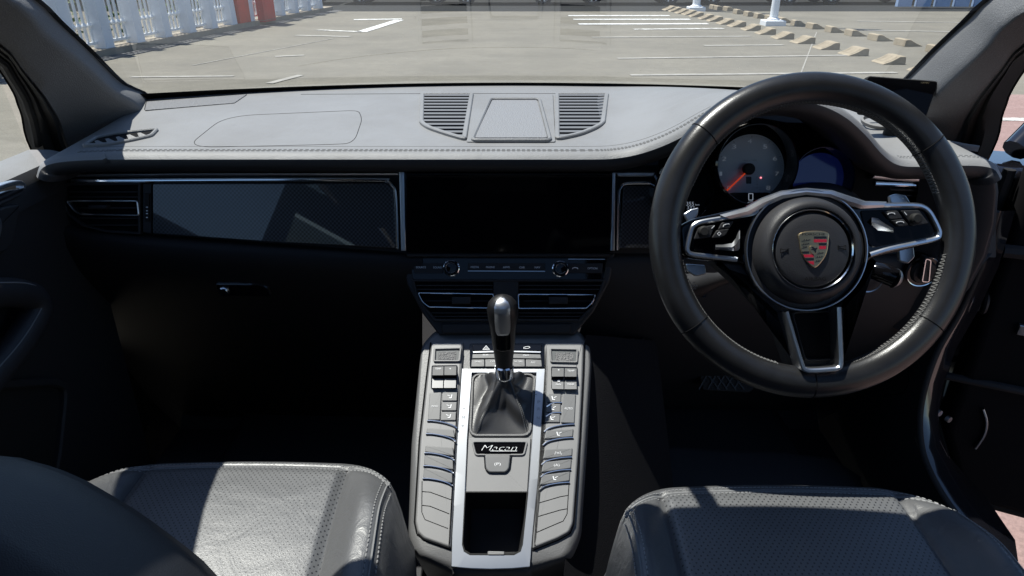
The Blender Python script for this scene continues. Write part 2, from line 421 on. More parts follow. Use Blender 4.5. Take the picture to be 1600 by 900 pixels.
# painted markings: each is measured on the ground
def mark(pts, w, m, z=.008):
    """a painted line from photo points lying on the ground"""
    P = [grd(x, y, z) for x, y in pts]; g = PL((0, 0, z), (0, 0, 1))
    b = MB(m); b.band(g, [(p.x, p.y) for p in P], w, -.002, 0, closed=False); return b.build('painted_line', flat=True)
MK = [([(553, 30.5), (628, 29.5)], .22, 'fresh_paint', 'white painted line of the hatched corner near the far road'),
      ([(565, 49.5), (624, 31)], .22, 'fresh_paint', 'slanting white painted line closing the hatched corner'),
      ([(497, 46.5), (563, 49.5)], .16, 'worn_paint', 'worn white line at the near side of the hatched corner'),
      ([(462, 55), (548, 57)], .16, 'faded_paint', 'short worn white line in front of the hatched corner'),
      ([(888, 24.2), (1046, 24.2)], .24, 'fresh_paint', 'white painted bar, farthest of the four by the wheel stops'),
      ([(896, 30.0), (1078, 30.0)], .24, 'fresh_paint', 'white painted bar, second from the far road'),
      ([(904, 37.4), (1106, 36.8)], .26, 'fresh_paint', 'white painted bar, third from the far road'),
      ([(990, 45.5), (1130, 44.2)], .22, 'worn_paint', 'worn white bar, nearest of the four by the wheel stops'),
      ([(925, 58), (1172, 56.5)], .14, 'faded_paint', 'faint worn bay line level with the lamp post foot'),
      ([(1100, 71), (1224, 70)], .13, 'faded_paint', 'faint worn bay line ending at the middle wheel stops'),
      ([(965, 91), (1330, 86)], .11, 'faded_paint', 'long worn bay line before the nearer wheel stops'),
      ([(985, 117), (1400, 113)], .12, 'faded_paint', 'faded bay line closest to the bonnet on the right'),
      ([(205, 120), (365, 118.5)], .09, 'faded_paint', 'worn white line in front of the white fence'),
      ([(430, 88), (475, 86)], .11, 'faded_paint', 'short faded line in the middle of the paving'),
      ([(420, 130), (470, 117)], .10, 'faded_paint', 'faded slanting line near the windscreen foot'),
      ([(1340, 33), (1500, 35)], .14, 'faded_paint', 'worn bay line beyond the second row of wheel stops'),
      ([(1350, 47), (1520, 50)], .14, 'faded_paint', 'worn bay line right of the second row of wheel stops')]
for pts, w_, m_, lb in MK: tag(mark(pts, w_, m_), kind='structure')
for k, (x0, y0, x1, y1) in enumerate(((1.3, 6.6, 8.6, 6.6), (1.4, 5.15, 8.8, 5.15), (1.2, 3.9, 8.4, 3.9))):
    b = MB('worn_paint'); g = PL((0, 0, .009), (0, 0, 1)); b.band(g, [(x0, y0), (x1, y1)], .13, -.002, 0, closed=False)
    tag(b.build('painted_line', flat=True), kind='structure')

for pts, w_ in (([(1276, 50), (1250, 118)], .018), ([(300, 102), (520, 60)], .03)):
    tag(mark([tuple(q) for q in smooth(pts, 5)] if len(pts) > 2 else pts, w_, 'faded_paint', .006), kind='structure')
# ---- wheel stops
def wheel_stop_mesh(sgn):
    prof = [(-.2, 0), (-.17, .022), (-.08, .05), (.0, .085), (.06, .12), (.09, .132), (.17, .132), (.19, .12), (.2, 0)]
    prof = [(x*sgn*.8, z*.82) for x, z in prof]; b = MB('stop_concrete'); L = .175
    ys = [-L, -L+.01, -L*.5, 0, L*.5, L-.01, L]
    b.rows([[(x, y, z-(.006 if k in (0, 6) else 0) if z > .01 else z) for x, z in prof] for k, y in enumerate(ys)], cap=True)
    for y in (-.12, 0., .12):      # shallow ribs across the slope
        b.rows([[(lerp(-.15, .05, t)*sgn*.8, y+dy, interp([(p[0], p[1]) for p in [(-.2, 0), (-.17, .022), (-.08, .05), (.0, .085), (.06, .12), (.09, .132)]], lerp(-.15, .05, t))*.82+.006) for t in (0, .33, .66, 1)] for dy in (-.02, .02)], flip=sgn > 0)
    return b
row1 = [(1045, 16), (1054, 18), (1064.7, 20.8), (1076, 23), (1087, 26), (1102, 29.7), (1116, 33), (1132, 37.4), (1150, 41.4), (1172, 47), (1195, 53), (1221.5, 60), (1253, 67), (1289.5, 76), (1332, 85.5), (1387, 98.5), (1445, 112.5)]
row2 = [(1119, 14), (1126, 15.4), (1141, 17), (1157, 21.5), (1174, 25), (1190, 28), (1208, 31.5), (1227, 35), (1250, 40), (1275, 44.5), (1305, 50), (1337, 55.5), (1375, 63), (1418, 71), (1470, 82)]
ORD = ['nearest', 'second nearest', 'third nearest', 'fourth nearest', 'fifth nearest', 'sixth nearest', 'seventh nearest', 'eighth nearest', 'ninth nearest', 'tenth nearest', 'eleventh nearest', 'twelfth nearest', 'thirteenth nearest', 'fourteenth nearest', 'third from the far end', 'second from the far end', 'farthest']
for row, sg, nm, grp in ((row1, 1, 'left row', 'wheel stops in the long left row'), (row2, -1, 'back row', 'wheel stops in the back row behind the lamp posts')):
    proto = wheel_stop_mesh(sg).build('wheel_stop', flat=False, ang=30); n = len(row)
    for i, (x, y) in enumerate(row[::-1]):
        o = proto if i == 0 else proto.copy()
        if i: col.objects.link(o)
        p = grd(x, y); o.location = (p.x, p.y, .004); o.rotation_euler = (0, 0, R(2+random.uniform(-4, 4)))
        k = i if i < n-3 else 17-(n-i)
        tag(o, 'tan concrete wheel stop, %s the car in the %s' % (ORD[k], nm) if k < 14 else 'tan concrete wheel stop, %s of the %s' % (ORD[k], nm), 'wheel stop', grp)

# ---- lamp posts
for (x, y, r_, lb) in ((1207, 39.5, .085, 'slim white lamp post on a square concrete foot, nearer of the two'), (1087, 17, .10, 'white lamp post farther off beside the end of the wheel stops')):
    p = grd(x, y); t = thing('lamp_post', (p.x, p.y, 0), lb, 'lamp post', 'white lamp posts among the wheel stops')
    g = PL((p.x, p.y, 0), (0, 0, 1))
    b = MB('body_white'); b.prism(g, [(-.22, -.2), (.22, -.2), (.22, .2), (-.22, .2)], 0, .11, .02); b.build('concrete_foot', t)
    b = MB('post_white'); b.lathe(g, (0, 0), [(r_*1.5, .11), (r_*1.5, .14), (r_*1.05, .16), (r_, .4), (r_*.6, 5.2), (r_*.55, 5.25), (0, 5.26)], 20); b.build('pole', t)
    b = MB('post_white'); b.box((p.x-.5, p.y-.12, 5.2), (p.x+.12, p.y+.12, 5.3)); h = b.build('lamp_head', t)
    b = MB('lamp_clear'); b.box((p.x-.46, p.y-.09, 5.185), (p.x-.1, p.y+.09, 5.198)); b.build('lens', h)

# ---- white fence on the left
FA, FB = V((-6.95, 7.3, 0)), V((-5.25, 20.5, 0))
fd = (FB-FA).normalized(); fn = V((fd.y, -fd.x, 0)); FL = (FB-FA).length
def fp(s, o, z): return FA+fd*s+fn*o+V((0, 0, z))
fence = thing('fence', FA, 'long white fence of tapered posts and bar panels along the left side of the lot', 'fence')
def fbox(b, s0, s1, o0, o1, z0, z1, o1t=None):
    o1t = o1 if o1t is None else o1t
    v = [fp(s0, o0, z0), fp(s1, o0, z0), fp(s1, o1, z0), fp(s0, o1, z0), fp(s0, o0, z1), fp(s1, o0, z1), fp(s1, o1t, z1), fp(s0, o1t, z1)]
    return b.add(v, [(0, 1, 2, 3)[::-1], (4, 5, 6, 7), (0, 4, 5, 1)[::-1], (1, 5, 6, 2)[::-1], (2, 6, 7, 3)[::-1], (3, 7, 4, 0)[::-1]])
SP_ = .80; npost = int(FL/SP_)+1
for i in range(npost):
    s = i*SP_; b = MB('fence_white'); fbox(b, s, s+.20, -.04, .17, .10, 1.5, .13); b.build('post', fence, flat=True)
cab = []
for i in range(npost-1):
    s = i*SP_+.20; e = SP_-.20
    if i in (10, 11): cab.append((s+.05, e-.12) if i == 10 else (s+.1, .55))
    if i == 10: continue
    b = MB('grille_white')
    fbox(b, s, s+e, .0, .035, .16, .20); fbox(b, s, s+e, .0, .035, .9, .935); fbox(b, s, s+e, .0, .035, 1.38, 1.42)
    nb = 5
    for k in range(nb):
        c = s+e*(k+.5)/nb; fbox(b, c-.016, c+.016, .0, .03, .2, 1.38)
        q = fp(c, .02, .44); pl = PL(q, (0, 0, 1)); b.lathe(pl, (0, 0), [(0, -.045), (.03, -.03), (.042, 0), (.03, .03), (0, .045)], 8)
    b.build('bar_panel', fence, ang=30)
b = MB('kerb_concrete'); fbox(b, -.5, FL+.3, -.15, .22, 0, .1); b.build('footing', fence, flat=True)
for k, (s, e) in enumerate(cab):
    t = thing('red_cabinet', fp(s, 0, 0), ['orange red metal cabinet set between two white fence posts', 'taller deep red metal cabinet beside the orange red one in the fence'][k], 'cabinet', 'red cabinets in the fence')
    top = 1.15 if k == 0 else 1.6
    b = MB('cabinet_orange' if k == 0 else 'cabinet_red'); fbox(b, s, s+e, -.1+.29*k, .21+.14*k, .06, top); b.build('body', t, flat=True)
    b = MB('drain_iron'); fbox(b, s+e-.08, s+e-.05, .212+.14*k, .235+.14*k, .6, .8); b.build('handle', t, flat=True)
    b = MB('kerb_concrete'); fbox(b, s-.02, s+e+.02, -.1, .235+.14*k, .101, .104); b.build('plinth', t, flat=True)
b = MB('drain_iron'); fbox(b, -.5, FL+.3, .24, .52, .0, .006); tag(b.build('drain_channel', flat=True), kind='structure')

# ---- shrubs behind the fence
def shrub(px_s, off, h, r, lb):
    c = fp(px_s, off, 0); t = thing('shrub', c, lb, 'shrub', 'shrubs behind the white fence')
    b = MB('bark')
    for k in range(4):
        a = k*1.6; b.tube([c, c+V((.1*cos(a), .1*sin(a), h*.35)), c+V((.4*r*cos(a), .4*r*sin(a), h*.75))], lambda q: .03*(1-q)+.008, 6)
    b.build('stem', t)
    b = MB('leaf')
    for k in range(420):
        u = random.random()*2*pi; zz = random.random(); rr = r*math.sqrt(random.random())*(1-.5*abs(zz-.5))*(1+.25*sin(3*u+px_s))
        q = c+V((rr*cos(u), rr*sin(u), .15+zz*h)); a = V((random.gauss(0, 1), random.gauss(0, 1), random.gauss(0, .6))).normalized(); d = a.orthogonal().normalized(); L = random.uniform(.06, .13)
        e = a.cross(d); b.add([q, q+a*L*.5+d*L*.3, q+a*L, q+a*L*.5-d*L*.3], [(0, 1, 2, 3)])
    b.build('foliage', t, flat=True)
for k, (s, o, h, r, lb) in enumerate(((2.4, -1.0, 1.5, .8, 'green shrub behind the fence nearest the car'), (4.4, -1.2, 1.2, .7, 'low green shrub behind the fence, second from the car'), (6.3, -1.0, 1.7, .8, 'tall green shrub behind the middle of the fence'), (8.6, -1.1, 1.1, .6, 'small green shrub behind the fence near the red cabinets'))): shrub(s, o, h, r, lb)

# ---- far right white fence, the shade on it painted as blue panels
t = thing('far_fence', (11.5, 21.4, 0), 'short stretch of white fence posts at the far right with panels coloured blue for shade', 'fence')
b = MB('fence_shade_blue')
for k in range(5): b.box((11.1+k*.55, 21.45, .05), (11.1+k*.55+.40, 21.6, 1.5))
b.build('shade_blue_panel', t, flat=True)
for k in range(6):
    b = MB('fence_white'); b.box((14.0+k*.75, 20.9, .1), (14.22+k*.75, 21.2, 1.5)); b.build('post', t, flat=True)
    b = MB('grille_white')
    for q in range(4): b.box((14.28+k*.75+q*.11, 21.0, .2), (14.31+k*.75+q*.11, 21.03, 1.4))
    b.box((14.24+k*.75, 20.99, .16), (14.72+k*.75, 21.04, .2)); b.build('bar_panel', t, flat=True)
b = MB('kerb_concrete'); b.box((13.9, 20.8, 0), (18.4, 21.3, .1)); b.build('footing', t, flat=True)

# ---- parked cars beyond the road edge
def parked(loc, rz, paint, label):
    t = thing('parked_car', (0, 0, 0), label, 'car', 'cars parked across the far road')
    L, W = 3.7, 1.6
    side = [(-1.85, .32), (-1.86, .55), (-1.80, .80), (-1.70, .92), (-1.45, 1.38), (-1.2, 1.5), (.1, 1.52), (.45, 1.42), (1.0, .98), (1.55, .86), (1.80, .72), (1.86, .5), (1.84, .3)]
    b = MB(paint); n = 6; rows = []
    for j in range(n+1):
        v = -1+2*j/n
        row = []
        for x, z in side:
            inn = 1-.17*max(0, (z-.9)/.6) - .06*abs(x/1.86)**4
            row.append((x*(1-.03*v**4), v*W/2*inn, z-.03*v**4 if z > .8 else z))
        row.append((1.5, v*W/2*.95, .24)); row.append((-1.5, v*W/2*.95, .24))
        rows.append(row)
    b.rows(rows, cu=True, cap=True, flip=True); body = b.build('body', t, ang=50)
    b = MB('car_glass')
    for sg in (-1, 1):
        y0 = sg*(W/2+.004); y1 = sg*(W/2*.86+.006)
        for (xa, xb, xc, xd) in ((-1.5, -.75, -.75, -1.32), (-.68, .22, .2, -.68), (.3, .85, .42, .28)):
            f = [(xa, y0, .97), (xb, y0, .97), (xc, y1, 1.38), (xd, y1, 1.38)]
            b.add(f, [(0, 1, 2, 3) if sg < 0 else (3, 2, 1, 0)])
    b.build('side_window', t, flat=True)
    b = MB('car_glass'); b.add([(1.01, -.66, 1.0), (1.01, .66, 1.0), (.47, .58, 1.425), (.47, -.58, 1.425)], [(0, 1, 2, 3)]); b.build('windscreen', t, flat=True)
    for sg in (-1, 1):
        b = MB('lamp_clear'); b.box((1.70, sg*.55-.16, .62), (1.85, sg*.55+.16, .76)); b.build('headlight', t, flat=True)
        b = MB('lamp_red'); b.box((-1.84, sg*.62-.1, .72), (-1.72, sg*.62+.1, .95)); b.build('tail_light', t, flat=True)
    for x in (-1.15, 1.18):
        for sg in (-1, 1):
            pl = PL((x, sg*W/2*.93, .29), (0, sg, 0)); b = MB('tyre')
            b.lathe(pl, (0, 0), [(.0, -.2), (.27, -.2), (.29, -.17), (.29, -.0), (.275, .02), (.2, .022), (.19, .0)], 28); wv = b.build('wheel', t)
            b = MB('alloy'); b.lathe(pl, (0, 0), [(.2, .018), (.185, .024), (.175, .01)], 28); b.disc(pl, (0, 0), .05, 0, .022, 12)
            for k in range(7):
                a = 2*pi*k/7; c_, s_ = cos(a), sin(a); q = [(.04, -.022), (.18, -.03), (.18, .03), (.04, .022)]
                b.prism(pl, [(x_*c_-y_*s_, x_*s_+y_*c_) for x_, y_ in q], .0, .02)
            b.build('rim', wv)
    t.location = loc; t.rotation_euler = (0, 0, rz); return t
mat('paint_silver', (.45, .47, .5), .3, .6, coat=.5); mat('paint_dark', (.02, .024, .028), .2, 0, coat=1); mat('paint_grey', (.10, .115, .12), .3, .3, coat=.8); mat('paint_blue', (.03, .05, .1), .25, .2, coat=1)
mat('paint_white', (.7, .71, .72), .3, 0, coat=.8)
for (x, rz, p, lb) in ((-3.5, .0, 'paint_silver', 'pale silver hatchback parked side on beyond the left end of the lot'), (-.2, pi, 'paint_grey', 'grey hatchback parked in the middle of the far row'), (3.6, 0, 'paint_dark', 'black hatchback parked behind the painted white bars'),
                       (7.3, pi, 'paint_dark', 'black hatchback parked behind the farther lamp post'), (11.0, 0, 'paint_blue', 'dark blue hatchback parked before the fence panels coloured blue for shade'), (-7.4, 0, 'paint_grey', 'grey hatchback at the left end of the far row')):
    parked((x, 23.6+.15*sin(x*3), .004), rz, p, lb)
b = MB('dark_asphalt'); b.box((-60, 26.2, 0), (60, 26.5, 2.6)); b.use('kerb_concrete'); b.box((-60, 26.1, 2.6), (60, 26.6, 2.7))
tag(b.build('boundary_wall', flat=True), 'long dark boundary wall behind the parked cars', 'wall')
# ================================================================= THE CAR
def C3(x, y, z): return V((x, y, z+H))
# ---------------------------------------------------------------- dashboard
dash = thing('dashboard', C3(0, 1.1, -.4), 'wide grey leather topped dashboard running across the car under the windscreen', 'dashboard')
TOP = PL(C3(0, 1.05, -.2755), (0, -.054, 1))
def Yb(x): return 1.52-.13*(x/.72)**2
def ztop(Y): return -.2755+.054*(Y-1.05)+H
edge = [(58, 272, 1.03), (64, 256, 1.035), (80, 246, 1.04), (110, 241, 1.045), (160, 238.5, 1.05), (200, 238, 1.05), (500, 238, 1.05), (800, 238, 1.05), (920, 238, 1.05), (960, 236.5, 1.05), (995, 230, 1.045), (1030, 218, 1.03), (1065, 201, 1.015), (1100, 180, 1.0), (1140, 160, .985), (1180, 149, .975), (1230, 145, .97), (1280, 153, .97), (1320, 172, .975), (1352, 200, .985), (1378, 230, 1.0), (1400, 246, 1.01), (1430, 249, 1.01), (1480, 247, 1.0), (1530, 248, .995), (1553, 255, .99), (1564, 272, .985)]
ED = smooth(edge, 6)
Fp = [aY(p[0], p[1], p[2]) for p in ED]
Bp = []
for q in Fp:
    x = max(-.735, min(.735, q.x*.985)); Bp.append(V((x, Yb(x), ztop(Yb(x)))))
nF = len(Fp); dn = []
for i in range(nF):
    t = Fp[min(i+1, nF-1)]-Fp[max(i-1, 0)]; t = V((t.x, 0, t.z)).normalized(); dn.append(V((t.z, 0, -t.x)))
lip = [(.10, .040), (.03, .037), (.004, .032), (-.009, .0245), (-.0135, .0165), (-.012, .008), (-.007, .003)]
rows = []
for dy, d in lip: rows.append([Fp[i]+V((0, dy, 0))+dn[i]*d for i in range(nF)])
for t in (0, .02, .05, .1, .2, .35, .5, .65, .8, .92, 1): rows.append([Fp[i].lerp(Bp[i], t) for i in range(nF)])
rows.append([Bp[i]+V((0, .03, -.012)) for i in range(nF)])
b = MB('dark_leather'); b.rows(rows[:6]); b.use('pad_leather'); b.rows(rows[5:]); pad = b.build('upper_pad', dash, ang=60)  # lip underside in dark leather: its shade is put into the colour
def padpt(i, back, h=.0006):
    d = (Bp[i]-Fp[i]).normalized(); nn = V((-dn[i].x, 0, -dn[i].z)); return Fp[i]+d*back+nn*h
i0 = next(i for i, p in enumerate(ED) if p[0] > 112); i1 = next(i for i, p in enumerate(ED) if p[0] > 1120); i2 = next(i for i, p in enumerate(ED) if p[0] > 1405); i3 = next(i for i, p in enumerate(ED) if p[0] > 1548)
# seam + stitches along the front edge
for a, c in ((i0, i1), (i2, i3)):
    b = MB('dark_stitch')
    for back in (.006, .013):
        pts = [padpt(i, back, .0004) for i in range(a, c)]; acc = []
        for u, v in zip(pts, pts[1:]):
            n = max(1, int((v-u).length/.0075))
            for k in range(n): acc.append((u.lerp(v, k/n), u.lerp(v, (k+.62)/n)))
        for u, v in acc: b.tube([u, v], .0006, 4)
    b.build('edge_stitching', pad)
b = MB('groove')
b.tube([padpt(i, .0095, -.0002) for i in range(i0, i1)], .0005, 5)
b.tube([padpt(i, .0300, -.0003) for i in range(i0+2, i1)], .0006, 5)
def line(pts, r=.0007, closed=False):
    b.tube([TOP.at(x, y, .0001) for x, y in pts], r, 5, closed)
abag = rpoly(TOP.poly([(290, 231), (352, 181.5), (560, 172.5), (566, 186), (553, 224), (520, 226)]), [.05, .06, .02, .03, .05, .05], 8)
b.tube([TOP.p(x, y, .0001) for x, y in abag], .00055, 5, True)
line([(470, 147.5), (640, 146.5), (800, 146.2), (960, 146.5), (1110, 147.5)], .0006)
b.build('panel_seam', pad)
# speaker and top vents
b = MB('pad_leather')
b.px(TOP, [(739, 146.8), (864, 146.8), (868, 221), (729, 221)], -.004, .0022, .001, .004)
b.band(TOP, rpoly(TOP.poly([(766, 152.5), (843, 152.5), (860, 216), (737.5, 216)], .007), .01, 4), .006, .001, .007, bev=.002)
sp = b.build('centre_speaker', dash)
b = MB('mesh_grey'); b.px(TOP, [(769, 156), (839, 156), (855.5, 214.5), (741.5, 214.5)], .001, .0045, .0005, .006); b.build('speaker_grille', sp)
for sg, q in ((0, [(660, 149.3), (737, 149.3), (725.5, 219), (700, 212), (668, 201), (658.5, 193)]), (1, [(870.5, 149.3), (948, 149.3), (942, 193), (934, 200), (905, 212), (870.5, 219)])):
    P2 = rpoly(TOP.poly(q), [.004, .004, .004, .03, .02, .01], 4)
    b = MB('black_void'); b.prism(TOP, P2, -.004, .0010)
    b.use('pad_leather'); b.band(TOP, P2, .008, -.002, .0055, bev=.0015); vt = b.build('top_vent', dash)
    b = MB('console_skin')
    yy = [p[1] for p in P2]; ya, yb = min(yy), max(yy)
    for k in range(13):
        y = lerp(ya, yb, (k+.5)/13)
        xs = []
        n = len(P2)
        for j in range(n):
            (xa, y1), (xb, y2) = P2[j], P2[(j+1) % n]
            if (y1-y)*(y2-y) < 0: xs.append(xa+(xb-xa)*(y-y1)/(y2-y1))
        if len(xs) >= 2:
            xa, xb = min(xs), max(xs); w_ = (yb-ya)/13*.2
            b.add([TOP.p(xa, y-w_, .0036), TOP.p(xb, y-w_, .0036), TOP.p(xb, y+w_, .0042), TOP.p(xa, y+w_, .0042)], [(0, 1, 2, 3)])
    b.build('vent_slats', vt, flat=True)
b = MB('speaker_mesh'); b.px(TOP, [(229, 158.5), (386, 147), (366, 160.5), (226, 172)], -.002, .0016, .0006, .004)
b.use('groove'); b.band(TOP, rpoly(TOP.poly([(229, 158.5), (386, 147), (366, 160.5), (226, 172)]), .004), .0012, -.001, .0012); b.build('tweeter_grille', dash)
q = [(131, 229), (150, 216.5), (176, 211), (246, 203.5), (236, 214), (205, 221), (170, 227)]
P2 = rpoly(TOP.poly(q), .006, 3); b = MB('black_void'); b.prism(TOP, P2, -.002, .0008); b.use('pad_leather'); b.band(TOP, P2, .006, -.002, .0045, bev=.0015)
for k in range(5):
    t = .15+k*.17; x = lerp(140, 238, t); y = lerp(225, 207.5, t)
    b.add([TOP.at(x-4, y+3.5, .001), TOP.at(x+9, y+1.5, .001), TOP.at(x-2, y-3.5, .005), TOP.at(x-7, y-2.5, .005)], [(0, 1, 2, 3)])
b.build('side_demister_vent', dash, flat=True)
q = PL(TOP.at(1376, 205, 0)+V((0, .02, .012)), (0, -.2, 1)); b = MB('pad_leather'); b.lathe(q, (0, 0), [(.024, -.004), (.026, .002), (.022, .003), (.019, -.002)], 28); b.build('sensor_ring', dash)
q = PL(TOP.at(1487, 226, 0), (0, -.054, 1)); b = MB('pad_leather'); b.band(q, smooth([(-.03, .03), (-.01, .012), (.015, -.012), (.03, -.022)], 4), .006, -.004, .005, closed=False, bev=.0015); b.build('demister_rib', dash)

# fascia
FAS = PL(C3(0, 1.075, -.38), (0, -.955, .295))
CARB = PL(C3(0, 1.062, -.385), (0, -.955, .30))
SCRP = PL(C3(0, 1.058, -.38), (0, -1, .08))
b = MB('soft_plastic'); b.px(FAS, [(66, 258), (1556, 258), (1556, 402), (640, 402), (420, 385), (235, 372), (120, 358), (84, 335)], -.05, -.006); fas = b.build('fascia_panel', dash)
b = MB('brush_silver')
b.px(FAS, [(84, 274), (120, 270.5), (300, 269), (623, 268), (623, 274), (300, 274.8), (120, 276)], -.006, .016, .0027)
b.px(FAS, [(623.5, 268), (632.5, 268), (634, 392), (626.5, 392)], -.006, .018, .0015)
b.build('trim_strip', dash)
b = MB('chrome'); P2 = FAS.poly([(118, 283), (430, 281), (590, 281), (606, 283.5), (614, 291), (619, 306), (622, 388)])
b.band(FAS, smooth([P2[0], P2[1], P2[2], P2[3], P2[4], P2[5], P2[6]], 5), .0055, -.006, .012, closed=False, bev=.002); b.build('chrome_bead', dash)
b = MB('carbon_weave'); b.px(CARB, [(238, 287), (604, 286), (613, 296), (620, 388), (420, 378), (238, 365)], -.02, .0, .0015, .003); b.build('carbon_panel', dash)
# passenger vent
q = [(100, 288), (222, 287), (222, 364), (170, 361), (135, 352), (112, 335), (103, 312)]
b = MB('black_void'); b.px(FAS, q, -.006, .001); b.use('soft_plastic'); b.band(FAS, FAS.poly(q), .004, -.006, .010, bev=.001)
for y in (300, 308, 341, 352): b.px(FAS, [(108+max(0, y-320)*.6, y-1), (220, y-1), (220, y+.8), (108+max(0, y-320)*.6, y+.8)], .001, .007)
vt = b.build('side_vent', dash)
b = MB('satin_metal'); b.band(FAS, rpoly(FAS.poly([(105, 314), (215, 314), (217.5, 336.5), (121, 335)], .009), [.004, .003, .003, .012], 4), .0024, .001, .012, bev=.0009); b.build('chrome_frame', vt)
b = MB('soft_plastic'); b.px(FAS, [(112, 324), (214, 324), (214, 326), (112, 326)], .001, .007); b.px(FAS, [(137, 320), (166, 320), (166, 327), (137, 327)], .001, .014, .002); b.build('vent_tab', vt)
b = MB('soft_plastic'); b.px(FAS, [(223, 287), (236.5, 287), (236.5, 364), (223, 363)], -.006, .008, .001); b.use('rubber'); b.px(FAS, [(226, 302), (233, 302), (233, 346), (226, 346)], .008, .011, .001); b.use('white_print')
for k, y in enumerate((323, 328.5, 333, 339)): b.px(FAS, [(228, y), (231, y), (231, y+1.6), (228, y+1.6)], .011, .0114)
b.build('vent_thumbwheel', vt)
b = MB('grey_print'); b.text(FAS, 'AIRBAG', 78, 324, 36, 4, .002, rot=R(-74)); b.build('airbag_lettering', dash, flat=True)
# centre screen
b = MB('screen_glass'); b.px(SCRP, [(634, 271), (955, 271), (955, 394.5), (634.5, 394.5)], -.04, .008, .001, .003)
b.use('gloss_black'); b.px(SCRP, [(634, 271), (955, 271), (955, 277), (634, 277)], .008, .0105, .001); b.build('centre_screen', dash)
b = MB('brush_silver'); b.px(FAS, [(956, 269), (962, 269), (960.5, 392), (954, 392)], -.006, .018, .0015); b.px(FAS, [(962, 269), (1024, 269), (1021, 276), (966, 276)], -.006, .016, .0015)
b.build('trim_strip', dash)
b = MB('chrome'); b.band(FAS, smooth(FAS.poly([(964.5, 390), (966, 310), (969, 294), (978, 287), (1022, 286)]), 5), .005, -.006, .012, closed=False, bev=.002); b.build('chrome_bead', dash)
b = MB('carbon_weave'); b.px(CARB, [(974, 291), (1064, 290), (1064, 388), (968, 388)], -.02, .0, .001, .002); b.build('carbon_panel', dash)
# driver vent at the right end
b = MB('brush_silver'); b.px(FAS, [(1366, 271), (1530, 279.5), (1537, 285), (1524, 291.5), (1500, 289), (1362, 279)], -.006, .03, .004); b.build('trim_strip', dash)
b = MB('chrome'); b.band(FAS, FAS.poly([(1358, 287), (1440, 290), (1520, 296)]), .006, -.006, .022, closed=False, bev=.002); b.build('chrome_bead', dash)
q = [(1352, 294), (1540, 302), (1532, 372), (1500, 384), (1352, 372)]
b = MB('black_void'); b.px(FAS, q, -.006, .001); b.use('soft_plastic'); b.band(FAS, FAS.poly(q), .004, -.006, .012, bev=.001)
for y in (304, 318, 332, 346, 360): b.px(FAS, [(1376, y-1), (1530, y+5), (1530, y+7), (1376, y+1)], .001, .007)
vt = b.build('side_vent', dash); b = MB('carbon_weave'); b.px(FAS, [(1350, 290), (1374, 291), (1374, 374), (1348, 370)], 0, .012, .001); b.build('carbon_panel', vt)
b = MB('chrome'); b.band(FAS, rpoly(FAS.poly([(1380, 318), (1522, 324), (1518, 347), (1380, 342)], .011), .004, 4), .0018, .001, .012, bev=.0005); b.build('chrome_frame', vt)

# lower dash, passenger and driver side
def lower(name, L, rowsY, m):
    b = MB(m); rows = []
    for (xl, xr, fy, Y) in rowsY:
        rows.append([aY(lerp(xl, xr, j/L), fy(lerp(xl, xr, j/L)) if callable(fy) else fy, Y) for j in range(L+1)])
    b.rows(rows, flip=True); return b.build(name, dash, ang=70)
def yb0(x): return interp([(50, 340), (84, 346), (130, 362), (235, 371), (420, 384), (640, 397)], x)
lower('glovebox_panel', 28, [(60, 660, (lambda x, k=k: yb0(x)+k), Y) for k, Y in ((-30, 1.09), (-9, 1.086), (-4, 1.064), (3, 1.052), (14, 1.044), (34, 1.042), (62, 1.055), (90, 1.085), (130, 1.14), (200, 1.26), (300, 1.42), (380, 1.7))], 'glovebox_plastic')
lower('knee_panel', 24, [(930, 1557, 330, 1.12), (930, 1557, 388, 1.085), (930, 1550, 396, 1.06), (930, 1536, 412, 1.048), (925, 1510, 450, 1.045), (915, 1480, 490, 1.06), (905, 1450, 520, 1.09), (900, 1425, 560, 1.16), (900, 1400, 620, 1.3), (900, 1400, 700, 1.7)], 'soft_plastic')
# right end cap of the dashboard, curving down to the kick panel
b = MB('dark_leather'); rows = []
for (x, y, Y) in ((1556, 268, .99), (1560, 300, .99), (1556, 350, .995), (1542, 400, 1.0), (1515, 450, 1.01), (1480, 490, 1.03), (1440, 530, 1.06)):
    p = aY(x, y, Y); rows.append([p+V((-.09, .07, .03)), p+V((-.035, .01, .01)), p+V((-.01, -.004, .002)), p, p+V((.004, .03, 0)), p+V((.0, .12, 0))])
b.rows(rows); b.build('end_cap', dash, ang=70)
LD = PL(aY(380, 450, 1.062), (0, -.9, -.25))
b = MB('gloss_black'); b.px(LD, [(337, 441), (408, 442), (420, 448), (425, 458), (420, 464), (352, 462), (338, 452)], -.01, .004, .001, .004); b.use('chrome'); b.lathe(LD, LD.uv(351, 452), [(0, .009), (.008, .009), (.010, .006), (.010, .003)], 20); b.band(LD, LD.poly([(338, 442), (408, 442.5), (419, 448), (424, 457)]), .002, .003, .006, closed=False); b.build('glovebox_latch', dash)

